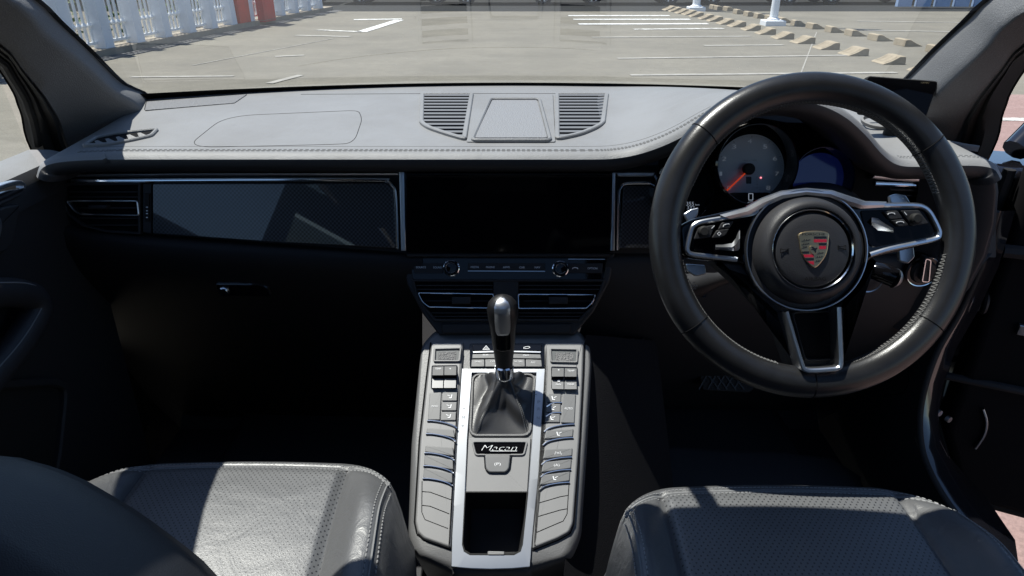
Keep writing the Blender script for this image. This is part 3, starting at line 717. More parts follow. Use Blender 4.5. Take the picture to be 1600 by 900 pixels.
# centre stack
STK = PL(C3(0, 1.058, -.447), (0, -.893, .45))
b = MB('dark_leather'); b.px(STK, [(628, 394), (962, 394), (953, 440), (928, 488), (897, 524), (686, 524), (660, 490), (636, 445)], -.12, 0, .004, .004); stk = b.build('centre_stack', dash)
b = MB('soft_plastic'); b.px(STK, [(634, 395), (955, 395), (953, 401.5), (636, 401.5)], 0, .009, .002); b.build('stack_ledge', stk)
b = MB('gloss_black'); b.px(STK, [(640, 403), (949, 403), (944, 437), (645, 437)], 0, .003, .001, .003)
b.use('button_plastic')
b.use('soft_plastic'); b.px(STK, [(646, 411), (692, 411), (692, 427), (647, 427)], .003, .005, .0008); b.px(STK, [(731, 411), (852, 411), (852, 422), (731, 422)], .003, .005, .0008); b.px(STK, [(888, 411.5), (942, 411.5), (941, 427), (888, 427)], .003, .005, .0008)
b.use('brush_silver'); b.px(STK, [(731, 422.6), (851.5, 423.2), (851.5, 424.6), (731, 424)], .003, .0055)
b.px(STK, [(888, 404.2), (945, 404.4), (945, 405.8), (888, 405.6)], .003, .0045)
b.use('white_print')
for s, x, y, w_ in (('SOURCE', 657.8, 417.6, 15.5), ('SOUND', 683.7, 417.8, 13.5), ('MEDIA', 742, 417.3, 12.5), ('PHONE', 766.2, 417.5, 13.5), ('APPS', 791, 417.6, 10.5), ('CAR', 815.7, 417.8, 8.5), ('NAV', 839.7, 417.8, 8.5), ('OPTION', 925.6, 419.3, 15)):
    b.text(STK, s, x, y, w_, 3.1, .0054)
b.stroke(STK, [(894.5, 420.4), (895, 418.8), (898.7, 417.8), (902.4, 418.8), (903, 420.4)], 1.2, .0054)
bp = b.build('media_button_bar', stk)
for x, y in ((705.7, 419), (875.2, 420.2)):
    c = STK.uv(x, y, .005); b = MB('chrome'); b.lathe(STK, c, [(.0135, .002), (.0135, .011), (.0122, .012), (.0112, .011)], 36); b.use('gloss_black'); b.lathe(STK, c, [(.0112, .011), (.009, .014), (.009, .02), (.0, .021)], 32); b.use('brush_silver'); b.lathe(STK, c, [(.0088, .0205), (.0083, .0214), (.0079, .0209)], 32, R(20), R(330)); b.build('rotary_knob', bp)
q = [(646, 438.5), (943, 438.5), (938, 455), (925, 480), (905, 500), (680, 500), (664, 480), (651, 457)]
b = MB('black_void'); b.px(STK, q, 0, .0015); b.use('soft_plastic'); b.band(STK, STK.poly(q), .004, 0, .009, bev=.001); b.px(STK, [(771, 439), (810, 439), (810, 500), (771, 500)], .001, .008, .001)
for y, xa, xb in ((446, 649, 941), (452, 651, 939), (489, 672, 918), (494.5, 676, 910)):
    b.px(STK, [(xa, y-.8), (770, y-.8), (770, y+.8), (xa+1, y+.8)], .001, .007); b.px(STK, [(811, y-.8), (xb, y-.8), (xb-1, y+.8), (811, y+.8)], .001, .007)
va = b.build('centre_vent', stk)
for q, tx in (([(653.5, 457.5), (771, 459.5), (770.5, 481.5), (670, 479.5), (660, 471)], (706, 735)), ([(809.8, 459.5), (931, 460.5), (925, 473), (916, 481.5), (810.5, 482)], (858, 887))):
    b = MB('chrome'); b.band(STK, rpoly(STK.poly(q, .009), .003, 3), .002, .001, .011, bev=.0006); fr = b.build('chrome_frame', va)
    b = MB('soft_plastic'); y = 469.5; b.px(STK, [(q[0][0]+8, y), (q[1][0]-6, y), (q[1][0]-6, y+1.4), (q[0][0]+9, y+1.4)], .001, .006); b.px(STK, [(tx[0], 464), (tx[1], 464), (tx[1], 475), (tx[0], 475)], .001, .013, .0015); b.build('vent_tab', fr)
b = MB('soft_plastic'); b.px(STK, [(689, 506), (893, 506), (891, 521), (691, 521)], 0, .006, .002); b.build('stack_foot', stk)

# instrument binnacle
GP = PL(aY(1184, 262, 1.05), (0, -.96, .28)); k1 = (GP.at(1185, 262)-GP.at(1184, 262)).length
b = MB('black_void'); b.px(GP, [(1035, 250), (1075, 222), (1120, 200), (1180, 190), (1260, 192), (1330, 215), (1385, 262), (1400, 345), (1035, 345)], -.06, -.03); bin_ = b.build('instrument_binnacle', dash)
b = MB('gloss_black'); c = GP.uv(1184, 257, .03); r = 63*k1*.97
b.lathe(GP, c, [(r*1.04, -.03), (r*1.04, .028), (r, .031), (r*.97, .028), (r*.93, -.012)], 56); tach = b.build('tachometer', bin_)
b = MB('dial_face'); cf = GP.uv(1172, 264, -.010); rf = 52*k1; b.disc(GP, cf, rf*1.03, -.014, -.010, 56); b.use('groove'); b.lathe(GP, cf, [(rf*1.30, -.011), (rf*1.03, -.009)], 56)
b.use('dial_print')
for s, x, y in (('0', 1139, 293.5), ('1', 1126, 271.5), ('2', 1131.5, 248), ('3', 1147, 229), ('4', 1171.5, 220.5), ('5', 1195.5, 229), ('6', 1211, 247.5), ('7', 1214, 271.5), ('8', 1200.5, 293.5)): b.text(GP, s, x, y, 4.2 if s == '1' else 6.6, 6.4, -.0095)
b.use('grey_print'); b.text(GP, '1/min x 1000', 1171.5, 250.5, 22, 2.2, -.0095)
for k in range(33):
    a = R(225-k*270/32); ra, rb = (rf*.93, rf*.99) if k % 4 == 0 else (rf*.96, rf*.99); p0 = (cf[0]+ra*cos(a), cf[1]+ra*sin(a)); p1 = (cf[0]+rb*cos(a), cf[1]+rb*sin(a)); b.band(GP, [p0, p1], k1*(1.1 if k % 4 == 0 else .5), -.01, -.0096, closed=False)
for s, y in (('P', 277.5), ('R', 283), ('N', 288), ('D', 293)): b.text(GP, s, 1183, y, 2.2, 2.8, -.0095)
b.stroke(GP, [(1175, 293.5), (1189, 293.5)], .6, -.0095); b.text(GP, '+', 1175, 296, 2, 2, -.0095); b.text(GP, 'M', 1188, 296.5, 2.2, 2.2, -.0095)
b.use('lit_red'); b.disc(GP, GP.uv(1189, 277.6, -.0093), .0013, -.01, -.0093, 12)
b.use('lcd_strip'); b.px(GP, [(1166, 276), (1174, 276), (1174, 287), (1166, 287)], -.01, -.0093, 0, .001); b.px(GP, [(1137, 302.5), (1145, 300.8), (1199, 300.8), (1207, 302.5), (1196, 317), (1172, 323), (1148, 317)], -.01, -.0090, 0, .004)
b.use('lcd_digit'); b.band(GP, rpoly(GP.poly([(1170, 302.5), (1176.4, 302.5), (1176.4, 312.6), (1170, 312.6)], -.0085), .0008, 2), k1*1.3, -.009, -.0086); b.use('grey_print'); b.text(GP, 'km/h', 1183, 311, 9, 2.4, -.0086); b.build('dial', tach)
b = MB('needle'); a0 = GP.uv(1171.5, 264, -.004); a1 = GP.uv(1134, 299.5, -.004); b.band(GP, [a0, a1], k1*2.2, -.0045, -.0035, closed=False); b.use('rubber'); b.lathe(GP, GP.uv(1171.5, 264, 0), [(k1*9, -.009), (k1*9, -.001), (k1*7, .001), (0, .001)], 24); b.build('needle', tach)
b = MB('gloss_black'); c = GP.uv(1287, 279, .02); r = 49*k1*.98; b.lathe(GP, c, [(r*1.04, -.03), (r*1.04, .018), (r, .021), (r*.97, .018), (r*.93, -.012)], 56); rg = b.build('display_dial', bin_)
b = MB('sky_reflection_display'); b.disc(GP, GP.uv(1279, 283, -.010), 44*k1, -.014, -.010, 48); b.build('round_display', rg)
b = MB('gloss_black'); c = GP.uv(1070, 300, .01); r = 46*k1; b.lathe(GP, c, [(r*1.04, -.03), (r*1.04, .008), (r, .011), (r*.97, .008), (r*.93, -.012)], 48); lg = b.build('fuel_dial', bin_)
b = MB('black_void'); b.disc(GP, GP.uv(1066, 302, -.010), 43*k1, -.014, -.010, 40); b.use('lcd_digit'); b.text(GP, '39355', 1074, 318.3, 20.5, 5.8, -.0096); b.text(GP, 'km', 1089.7, 319.8, 6, 2.6, -.0096); b.text(GP, '332', 1079.5, 324.4, 12, 5.2, -.0096); b.build('dial', lg)

# light switch, in the knee panel
KP = PL(aY(1442, 422, 1.038), (0, -.97, -.05)); k2 = (KP.at(1443, 422)-KP.at(1442, 422)).length
c = KP.uv(1441, 423); b = MB('gloss_black'); b.disc(KP, c, 25*k2, -.02, .003, 40, .001); b.use('chrome'); b.lathe(KP, c, [(26*k2, .001), (25.4*k2, .0048), (24.2*k2, .0042), (23.8*k2, .002)], 48); ls = b.build('light_switch', dash)
b = MB('soft_plastic'); b.lathe(KP, c, [(20*k2, .003), (17*k2, .009), (0, .0095)], 36); b.px(KP, [(1440, 440), (1446, 403), (1455, 405), (1452, 441)], .006, .02, .002, .002); b.use('chrome'); b.band(KP, rpoly(KP.poly([(1440.5, 439.5), (1446.5, 404), (1454, 406), (1451, 440)], .02), .003, 3), .0014, .015, .0215); b.build('switch_knob', ls)
b = MB('brush_silver'); b.lathe(KP, KP.uv(1359, 438), [(20*k2, 0), (19.4*k2, .004), (18*k2, .003)], 40, R(180), R(360)); b.build('ignition_ring', dash)

# ---------------------------------------------------------------- steering column and stalks
colm = thing('steering_column', C3(.344, .9, -.36), 'black steering column shroud with stalks behind the steering wheel', 'steering column')
b = MB('soft_plastic'); c0 = aY(1268, 385, .80); c1 = aY(1268, 345, 1.04); rows = []
for t, r in ((0, .058), (.08, .066), (.5, .068), (1, .075)):
    p = c0.lerp(c1, t); rows.append([p+V((r*1.15*cos(a), 0, r*.85*sin(a))) for a in [2*pi*k/32 for k in range(32)]])
b.rows(rows, cu=True, cap=True); b.build('shroud', colm)
b = MB('gloss_black'); P = [aY(1325, 415, .84), aY(1352, 419, .815), aY(1378, 426, .80), aY(1398, 434, .792)]; b.tube(smooth(P, 4), lambda t: lerp(.010, .0125, sst(.2, .7, t)), 14); b.use('brush_silver'); b.tube([P[3]+V((-.001, 0, .0)), P[3]+V((.003, 0, -.001)), P[3]+V((.005, 0, -.0015))], lambda t: .0132-.004*t, 14); b.build('wiper_stalk', colm)
P = [aY(1210, 420, .86), aY(1150, 430, .84), aY(1110, 440, .825), aY(1072, 449, .815)]; b = MB('soft_plastic'); b.tube(smooth(P, 4), lambda t: lerp(.009, .017, sst(.5, .9, t)), 14); SK = PL(P[3]+V((0.004, -.0172, 0)), (0, -1, .2)); b.use('grey_print'); b.text(SK, 'REAR', 1083.5, 446.5, 14, 3, .0012); b.text(SK, 'OFF', 1084, 451, 8, 3, .0012); b.text(SK, '^', 1084.5, 441.5, 4, 2.4, .0012); b.build('trip_stalk', colm)
b = MB('chrome'); b.tube([aY(1094, 452, .83), aY(1101, 463, .82)], .003, 8); b.build('column_lever', colm)

# ---------------------------------------------------------------- steering wheel
A = R(25); WC = aD(1268, 368, .797)
WN = V((0, -cos(A), sin(A))); WP = PL(WC, WN); K = .797/FPX
sw = thing('steering_wheel', WC, 'black leather steering wheel with silver edged spokes and a coloured crest', 'steering wheel')
RO = (1523-1013)/2*K; rr_ = .0182; RM = RO-rr_-.0005
def rimpt(th, ph, grow=1.0):
    g = math.exp(-((math.degrees(th)-24+180) % 360-180)**2/250)+math.exp(-((math.degrees(th)-156+180) % 360-180)**2/250)
    ri = rr_*(1+.16*g*max(0, -cos(ph))); a = .0165
    r = RM+ri*cos(ph)*grow; h = a*sin(ph)*grow
    return WP.p(r*cos(th), r*sin(th), h)
NT = 144
b = MB('wheel_leather')
b.rows([[rimpt(2*pi*i/NT, 2*pi*j/20) for j in range(20)] for i in range(NT)], cu=True, cv=True, flip=True); rim = b.build('rim', sw, ang=180)
b = MB('groove')
for d in (38, 137, 217, 270, 323):
    th = R(d); b.tube([rimpt(th, 2*pi*j/24, 1.004) for j in range(24)], .0007, 5, True)
b.build('rim_seam', rim)
b = MB('stitch'); prev = None
for i in range(230):
    th = 2*pi*i/230
    if 255 < math.degrees(th) < 288 or 158 < math.degrees(th) < 190 or (math.degrees(th) > 352 or math.degrees(th) < 18):
        if prev == i-1 and len(b.v): b.build('rim_stitching', rim); b = MB('stitch')
        continue
    prev = i
    d = .010; p0 = rimpt(th, pi*.86, 1.02); p1 = rimpt(th+d, pi*1.02, 1.02); p2 = rimpt(th+2*d, pi*.86, 1.02); b.tube([p0, p1], .00055, 4); b.tube([p1, p2], .00055, 4)
b.build('rim_stitching', rim)
HB = -.012
def wpoly(pts, h=0.): return WP.poly(pts, h)
# spoke bodies
b = MB('gloss_black')
b.px(WP, [(1062, 352), (1084, 341), (1170, 322), (1200, 305), (1215, 440), (1160, 412), (1080, 404), (1066, 398)], -.022, .002, .004, .006)
b.px(WP, [(1316, 305), (1352, 318), (1440, 317), (1462, 330), (1476, 362), (1466, 378), (1366, 402), (1325, 435)], -.022, .002, .004, .006)
b.use('soft_plastic')
b.px(WP, [(1110, 405), (1160, 408), (1195, 455), (1235, 478), (1310, 478), (1345, 440), (1362, 402), (1372, 400), (1330, 462), (1319, 490), (1322, 585), (1250, 588), (1238, 578), (1212, 505), (1160, 450)], -.03, -.004, .006, .008)
sb = b.build('spokes', sw)
b = MB('satin_metal')
L1 = smooth(wpoly([(1186, 330), (1168, 335), (1130, 341), (1098, 346.5), (1085, 352), (1080, 362), (1074.5, 385), (1075.5, 393), (1084, 397.5), (1118, 401.5), (1152, 405.5)], .006), 4)
b.band(WP, L1, 7.4*K, -.002, .007, closed=False, bev=.0015)
L2 = smooth(wpoly([(1338, 319.5), (1380, 320.3), (1428, 320.3), (1444, 323.5), (1455, 333), (1467, 356), (1469, 366), (1463, 373), (1430, 380.5), (1390, 389), (1360, 398)], .006), 4)
b.band(WP, L2, 7.4*K, -.002, .007, closed=False, bev=.0015)
# silver arch over the hub joining both spokes
rows = []
for t in [k/24 for k in range(25)]:
    top = [(1125, 336), (1165, 325), (1190, 311), (1220, 300), (1260, 295.5), (1300, 299), (1330, 309), (1352, 316), (1385, 317)]
    bot = [(1140, 342), (1172, 335), (1196, 322), (1224, 310), (1260, 304), (1297, 308), (1322, 319), (1345, 326), (1380, 324)]
    def on(q):
        f = t*(len(q)-1); i = min(int(f), len(q)-2); return V(q[i]).lerp(V(q[i+1]), f-i)
    a, c = on(top), on(bot); rows.append([WP.at(a.x, a.y-2, -.006), WP.at(a.x, a.y, .0075), WP.at((a.x+c.x)/2, (a.y+c.y)/2, .0095), WP.at(c.x, c.y, .0075), WP.at(c.x, c.y+2, -.004)])
b.rows(rows)
# U of the lower spoke
U1 = smooth(wpoly([(1229, 487), (1241, 527), (1254, 570), (1259, 577.5), (1270, 579.5), (1300, 577.5), (1310, 575.5), (1315, 568), (1314, 530), (1312, 480)], .019), 3)
b.band(WP, U1, 7.0*K, -.004, .0195, closed=False, bev=.0015)
b.build('spoke_trim', sw)
b = MB('black_void'); b.px(WP, [(1236, 487), (1308, 485), (1309, 556), (1303, 561), (1262, 563), (1256, 558)], -.0045, -.003, 0, .008); b.use('soft_plastic'); b.band(WP, rpoly(wpoly([(1237, 488), (1307, 486), (1308, 556), (1303, 561), (1262, 563), (1256, 558)]), .006, 3), 3*K, -.004, .002, bev=.001); b.build('spoke_opening', sw)
# hub
HC = WP.uv(1260, 391, .006); k = K
b = MB('dark_leather'); b.lathe(WP, HC, [(92*k, -.03), (92*k, .002), (90*k, .004), (84*k, .004), (82*k, .008), (78*k, .018), (73*k, .024), (68*k, .0262), (64*k, .0255), (62.5*k, .021)], 72); hub = b.build('airbag_hub', sw, ang=60)
b = MB('satin_metal'); b.lathe(WP, HC, [(95.5*k, -.002), (95.5*k, .006), (94*k, .0085), (92.5*k, .0085), (91.5*k, .006)], 72); b.build('hub_ring', hub)
HC2 = WP.uv(1269, 390.5, .025)
b = MB('chrome'); b.lathe(WP, HC2, [(62.5*k, .018), (62.3*k, .0265), (61*k, .0278), (59.5*k, .0265), (59.2*k, .018)], 72); b.build('inner_ring', hub)
b = MB('dark_leather'); b.lathe(WP, HC2, [(59*k, .018), (56.5*k, .0245), (54*k, .0265), (40*k, .028), (0, .029)], 64); pd = b.build('horn_pad', hub, ang=60)
b = MB('groove'); b.text(WP, 'AIRBAG', 1274, 435.5, 34, 6.2, .0283)
for x, y, sg in ((1225.6, 391.7, 1), (1316, 386.8, -1)): b.stroke(WP, [(x-6*sg, y-3.4), (x-6*sg, y+3.4), (x-1*sg, y+1.4), (x+4*sg, y+1.4), (x+6*sg, y+3), (x+6*sg, y-3), (x+4*sg, y-1.4), (x-1*sg, y-1.4), (x-6*sg, y-3.4)], .9, .0286)
b.build('pad_marking', pd, flat=True)
# crest
CH = .029
b = MB('gold'); sh = smooth([(1249, 365), (1271, 360.5), (1294, 363.5), (1294.8, 376), (1293, 392), (1286.5, 406), (1273, 418.5), (1259, 406.5), (1252, 393), (1249.8, 378)], 4, True)
b.px(WP, [tuple(p) for p in sh], CH-.003, CH+.0016, .0008)
E = CH+.0017
def fld(m, q, e=E): b.use(m); b.px(WP, q, e-.0003, e+.0002)
fld('crest_black', [(1271.8, 369.4), (1291.6, 369.2), (1291.8, 373), (1271.9, 373.1)]); fld('crest_red', [(1271.9, 374), (1291.8, 373.9), (1291.7, 378.6), (1272, 378.7)])
fld('crest_black', [(1279.6, 379.8), (1291.6, 379.7), (1291.4, 383.4), (1279.7, 383.5)]); fld('crest_red', [(1279.8, 384.3), (1291.2, 384.2), (1290.4, 389.2), (1279.9, 389.3)])
fld('crest_black', [(1253.2, 393), (1264, 392.6), (1264.5, 396.3), (1254.6, 396.6)]); fld('crest_red', [(1255.1, 397.7), (1271.6, 397.5), (1271.7, 402), (1257.4, 402.2)])
fld('crest_black', [(1258.2, 403.4), (1271.7, 403.2), (1271.8, 407), (1260.7, 407.2)]); fld('crest_red', [(1261.6, 408.2), (1271.8, 408), (1272, 414.2), (1266.2, 411.8)])
b.use('crest_black'); b.text(WP, 'PORSCHE', 1271.6, 366, 36, 3.6, E+.0002)
for x, y, L in ((1259.5, 375.4, 14), (1258.5, 381.2, 12), (1257, 386.6, 8), (1282, 395.6, 10), (1280, 401.6, 12), (1277.8, 408, 9)):
    b.stroke(WP, [(x-L/2, y+1.6), (x, y+.9), (x+L/2, y-.6)], .9, E+.0002)
    for dx in (-.25, .02, .28): b.stroke(WP, [(x+dx*L, y+.8), (x+dx*L+1.1, y-1.8)], .8, E+.0002)
b.use('gold'); b.px(WP, smooth([(1265.3, 385), (1272, 384), (1278.4, 385), (1277.8, 392), (1272, 398), (1266, 392.5)], 3, True), E-.0003, E+.0007, .0002)
b.use('crest_black'); b.px(WP, [(1268.2, 386.2), (1270.3, 385.3), (1271.6, 386.8), (1274.4, 388), (1276.8, 386.6), (1277, 388.4), (1275.4, 390.2), (1275, 393.6), (1273.6, 396.2), (1273.2, 393), (1271.2, 391), (1268.4, 390.8), (1267.4, 389.6), (1270, 389), (1269.8, 388), (1268, 387.6)], E+.0006, E+.0010)
b.build('crest', hub, flat=True)
# control pods
b = MB('screen_glass'); b.px(WP, [(1090, 352), (1172, 341), (1176, 345), (1166, 397), (1156, 399), (1086, 392), (1082, 386), (1086, 358)], .001, .0035, .0008, .004)
lp = b.build('control_pod', sw)
b = MB('soft_plastic'); b.px(WP, [(1091, 355), (1118, 351), (1110, 371), (1084, 374)], .003, .0065, .001, .002); b.px(WP, [(1128, 347.5), (1147, 345), (1141, 356), (1122, 358.5)], .003, .007, .001, .002); b.px(WP, [(1120, 359.5), (1140, 357), (1134, 367), (1126, 371), (1112, 372)], .003, .007, .001, .002)
b.use('rubber'); c = WP.uv(1099.6, 361.5, .01); b.lathe(WP, c, [(8.6*k, .005), (8.4*k, .012), (6*k, .0135), (0, .0135)], 24)
b.use('white_print'); b.stroke(WP, [(1130, 354.5), (1131, 351.5), (1135, 350), (1138.5, 349.4), (1139.5, 350.6)], 1.1, .0076); b.stroke(WP, [(1124, 362.3), (1126.6, 365.2), (1123.6, 368), (1121, 365.2), (1124, 362.3)], .8, .0076); b.stroke(WP, [(1112, 357), (1116.5, 352.5)], 1, .0072); b.build('control_button', lp)
b = MB('brush_silver'); rows = []
for x, y0, y1 in ((1118, 382, 390), (1130, 381.5, 391), (1144, 380, 392), (1150, 372, 392), (1153, 362, 391), (1156, 357, 388)): rows.append([WP.at(x, y0, .004), WP.at(x, (y0+y1)/2, .010), WP.at(x, y1, .004)])
b.rows(rows); b.build('silver_toggle', lp)
b = MB('screen_glass'); b.px(WP, [(1344, 329), (1434, 326), (1444, 330), (1461, 361), (1457, 369), (1365, 387), (1358, 383)], .001, .0035, .0008, .004); rp = b.build('control_pod', sw)
b = MB('soft_plastic'); b.px(WP, [(1380, 330), (1403, 329), (1411, 341), (1391, 343)], .003, .007, .001, .002); b.px(WP, [(1392, 344), (1412, 342), (1421, 352), (1404, 354)], .003, .007, .001, .002); b.px(WP, [(1407, 329), (1436, 328), (1452, 349), (1425, 353)], .003, .0065, .001, .002)
b.use('rubber'); c = WP.uv(1431.5, 341.5, .01); b.lathe(WP, c, [(8.6*k, .005), (8.4*k, .012), (6*k, .0135), (0, .0135)], 24)
b.use('white_print'); b.stroke(WP, [(1387.5, 335.5), (1388.5, 333.3), (1393, 332.3), (1397.5, 333), (1398.5, 335)], 1.1, .0076); b.stroke(WP, [(1401, 348.8), (1402, 346.8), (1407, 345.9), (1411.5, 346.5), (1412.5, 348.4)], 1.1, .0076); b.stroke(WP, [(1413, 331), (1417, 336)], 1, .0072); b.build('control_button', rp)
b = MB('brush_silver'); rows = []
for x, y0, y1 in ((1362, 340, 352), (1372, 341, 360), (1384, 350, 361), (1396, 357, 364)): rows.append([WP.at(x, y0, .004), WP.at(x, (y0+y1)/2, .009), WP.at(x, y1, .004)])
b.rows(rows); b.build('silver_toggle', rp)
# shift paddles behind the spokes
for q, h in (([(1068, 334), (1079, 327), (1092, 324), (1091, 334), (1086, 345), (1076, 348)], -.034), ([(1072, 412), (1102, 414), (1104, 428), (1088, 432), (1074, 424)], -.036), ([(1390, 306), (1400, 302.5), (1416, 305), (1424, 318), (1392, 318)], -.034), ([(1404, 388), (1428, 384), (1430, 402), (1420, 412), (1406, 408)], -.036)):
    b = MB('brush_silver'); b.px(WP, q, h-.003, h+.002, .0015, .002); b.build('shift_paddle', sw)

# ---------------------------------------------------------------- display on the dashboard
DP = PL(aY(1410, 150, 1.13), (-.16, -.93, .30), (1, -.12, -.02))
dsp = thing('display_unit', DP.o, 'small black radar display standing on the dashboard by the right pillar', 'display')
b = MB('rubber'); Q = rpoly(DP.poly([(1355, 118), (1467, 126.5), (1447.5, 184), (1342, 178)]), .006, 4); b.prism(DP, Q, -.014, 0, .002); b.build('case', dsp)
b = MB('screen_glass'); b.prism(DP, offs(ccw(Q), .002), -.001, .0012); b.use('gold'); b.text(DP, 'YUPITERU', 1445, 129.3, 13, 2.2, .0016); b.build('screen', dsp)
b = MB('rubber'); p = DP.at(1400, 185, -.01); b.tube([p, p+V((0, .01, -.05))], .012, 10); b.build('stand', dsp)
# ---------------------------------------------------------------- centre console
CON = PL(C3(0, .993, -.5765), (0, -.53, .848)); kc = .00092
cons = thing('centre_console', CON.at(790, 700), 'grey centre console with rows of buttons between the two seats', 'console')
outl = [(657, 533), (646, 640), (641, 690), (635.5, 836), (645, 866), (704, 893), (705, 899), (829, 899), (830, 893), (894, 872), (909.5, 836), (919, 690), (926, 560), (924, 533), (905, 508), (680, 508)]
def ringface(b, O, I, h0, h1, bev, inner_drop=True):
    """flat plate between an outer and an inner outline, matched by direction from the middle"""
    n = 160; ctr = V((sum(p[0] for p in I)/len(I), sum(p[1] for p in I)/len(I)))
    def cast(P, a):
        d = V((cos(a), sin(a))); best = None
        for i in range(len(P)):
            p, q = V(P[i])-ctr, V(P[(i+1) % len(P)])-ctr; e = q-p; den = d.x*e.y-d.y*e.x
            if abs(den) < 1e-12: continue
            t = (p.x*e.y-p.y*e.x)/den; u = (p.x*d.y-p.y*d.x)/den
            if t > 0 and -1e-6 <= u <= 1+1e-6 and (best is None or t < best): best = t
        return ctr+d*(best or .01)
    angs = set(2*pi*k/n for k in range(n))
    for P in (O, I):
        for q in P: angs.add(math.atan2(q[1]-ctr.y, q[0]-ctr.x) % (2*pi))
    angs = sorted(angs); oo = [cast(O, a) for a in angs]; ii = [cast(I, a) for a in angs]
    def ins(p, q, d): return p+(q-p).normalized()*d
    rows = [[CON.p(p.x, p.y, h0) for p in oo], [CON.p(p.x, p.y, h1-bev) for p in oo], [CON.p(*ins(p, q, bev*.35), h1-bev*.35) for p, q in zip(oo, ii)], [CON.p(*ins(p, q, bev), h1) for p, q in zip(oo, ii)]]
    if inner_drop: rows += [[CON.p(*ins(q, p, bev), h1) for p, q in zip(oo, ii)], [CON.p(q.x, q.y, h1-bev) for q in ii], [CON.p(q.x, q.y, h0) for q in ii]]
    else: rows += [[CON.p(q.x, q.y, h1) for q in ii]]
    return b.rows(rows, cu=True)
b = MB('console_skin'); TRAY = [(727, 770), (824, 770), (816.5, 850), (812, 862), (803, 866.5), (735, 866.5), (726, 861), (722.5, 850)]
ringface(b, ccw(rpoly(CON.poly(outl), .012)), ccw(CON.poly(TRAY)), -.26, 0, .016, False); b.build('console_body', cons, ang=60)
BK = .007      # height of the button banks
def side_bank(sg, q, qs):
    b = MB('console_plastic'); b.px(CON, q, -.002, BK, .004, .004)
    return b.build('button_bank', cons, ang=60)
lb_ = side_bank(0, [(674, 533), (667, 590), (656, 688), (648.5, 816), (652, 832), (662, 842), (705, 857), (706, 838), (713.5, 700), (722, 578), (724, 533)], 0)
rb_ = side_bank(1, [(850, 533), (852, 578), (847, 700), (833, 838), (832, 858), (872, 842), (890, 832), (896, 818), (906, 688), (911, 590), (913, 533)], 0)
b = MB('groove')
for pts in ([(673, 535), (666, 590), (655, 688), (647.5, 816), (651, 833), (661, 843), (704, 858.5)], [(914, 535), (912, 590), (907, 688), (897, 818), (891, 833), (873, 843.5), (832, 860)]):
    b.tube([CON.at(x, y, .0008) for x, y in pts], .0011, 5)
b.build('panel_gap', cons)
# silver U of the middle
b = MB('brush_silver'); out = [(722, 576), (853, 576), (847.5, 690), (832, 838), (828, 886), (800, 888.5), (766, 889.5), (735, 888.5), (705, 886), (706, 838), (714, 690)]
inn = [(737, 583), (838, 583), (831, 688), (824, 775), (816.5, 850), (813, 861), (803, 866.5), (735, 866.5), (725.5, 861), (722.5, 850), (727, 775), (730, 688)]
O2 = ccw(CON.poly(out, .004)); I2 = ccw(CON.poly(inn, .004))
def resample(P, n):
    L = [0]
    for i in range(len(P)): L.append(L[-1]+math.dist(P[i], P[(i+1) % len(P)]))
    r = []
    for k in range(n):
        d = L[-1]*k/n; i = max(j for j in range(len(P)) if L[j] <= d+1e-12); t = (d-L[i])/max(1e-9, L[i+1]-L[i]); a, c = V(P[i]), V(P[(i+1) % len(P)]); r.append(tuple(a.lerp(c, t)))
    return r
ringface(b, O2, I2, -.003, .0045, .0012)
b.use('grey_print')
for s, x, y in (('-', 836.5, 616), ('P', 842, 628), ('R', 842, 639), ('N', 841, 653), ('-', 725, 638), ('M', 724, 652), ('+', 723, 665)): b.text(CON, s, x, y, 4.2, 1 if s == '-' else 4.4, .0048)
b.build('silver_surround', cons, ang=30)
# inner panels
b = MB('console_plastic'); b.px(CON, [(732, 684), (829.5, 684), (824, 769), (728, 769)], -.002, .003, .001, .001); bp = b.build('badge_panel', cons)
b = MB('gloss_black'); b.px(CON, [(739, 691), (822, 691), (818, 709), (743, 709)], .0, .0034, .0, .003); b.use('console_plastic'); b.band(CON, rpoly(CON.poly([(738, 690), (823.5, 690), (818.5, 710.5), (743, 710.5)], .005), .004, 4), .0030, .002, .0055, bev=.001)
b.use('gloss_black'); b.px(CON, [(746, 693.5), (815, 693.5), (812, 706.5), (748.5, 706.5)], .003, .0045, .0005, .001); b.use('white_print'); b.text(CON, 'Macan', 780, 699.6, 56, 8.2, .0052, shear=.35); b.stroke(CON, [(766, 704.6), (808, 704.6)], .8, .0052); b.build('badge', bp)
b = MB('button_plastic'); b.px(CON, [(757.5, 710.5), (798, 710.5), (795.5, 732), (790, 738), (764, 738), (759, 732)], .002, .0075, .002, .003); b.use('chrome'); b.band(CON, rpoly(CON.poly([(756.3, 709.5), (799.3, 709.5), (796.5, 733), (790.5, 739.3), (763.5, 739.3), (757.8, 733)], .004), .003, 4), .0011, .002, .0052); b.use('white_print'); b.text(CON, '(P)', 777.5, 725.5, 10, 5.4, .0079); b.build('parking_brake_button', bp)
# tray: a real recess box below the plane
b = MB('soft_plastic'); T = [(727, 770), (824, 770), (816.5, 850), (812, 862), (803, 866.5), (735, 866.5), (726, 861), (722.5, 850)]
t2 = ccw(CON.poly(T, .0)); b.rows([[CON.p(x, y, h) for x, y in offs(t2, i_)] for h, i_ in ((.0015, 0), (-.03, .002), (-.068, .006))], cu=True); b.add([CON.p(x, y, -.068) for x, y in offs(t2, .006)], [tuple(range(len(t2)))]); b.use('rubber'); b.band(CON, t2, .0018, .001, .0042)
b.use('console_plastic'); b.px(CON, [(762, 861), (788, 861.5), (788, 867), (762, 867)], .001, .006, .001, .001); b.build('storage_tray', cons)
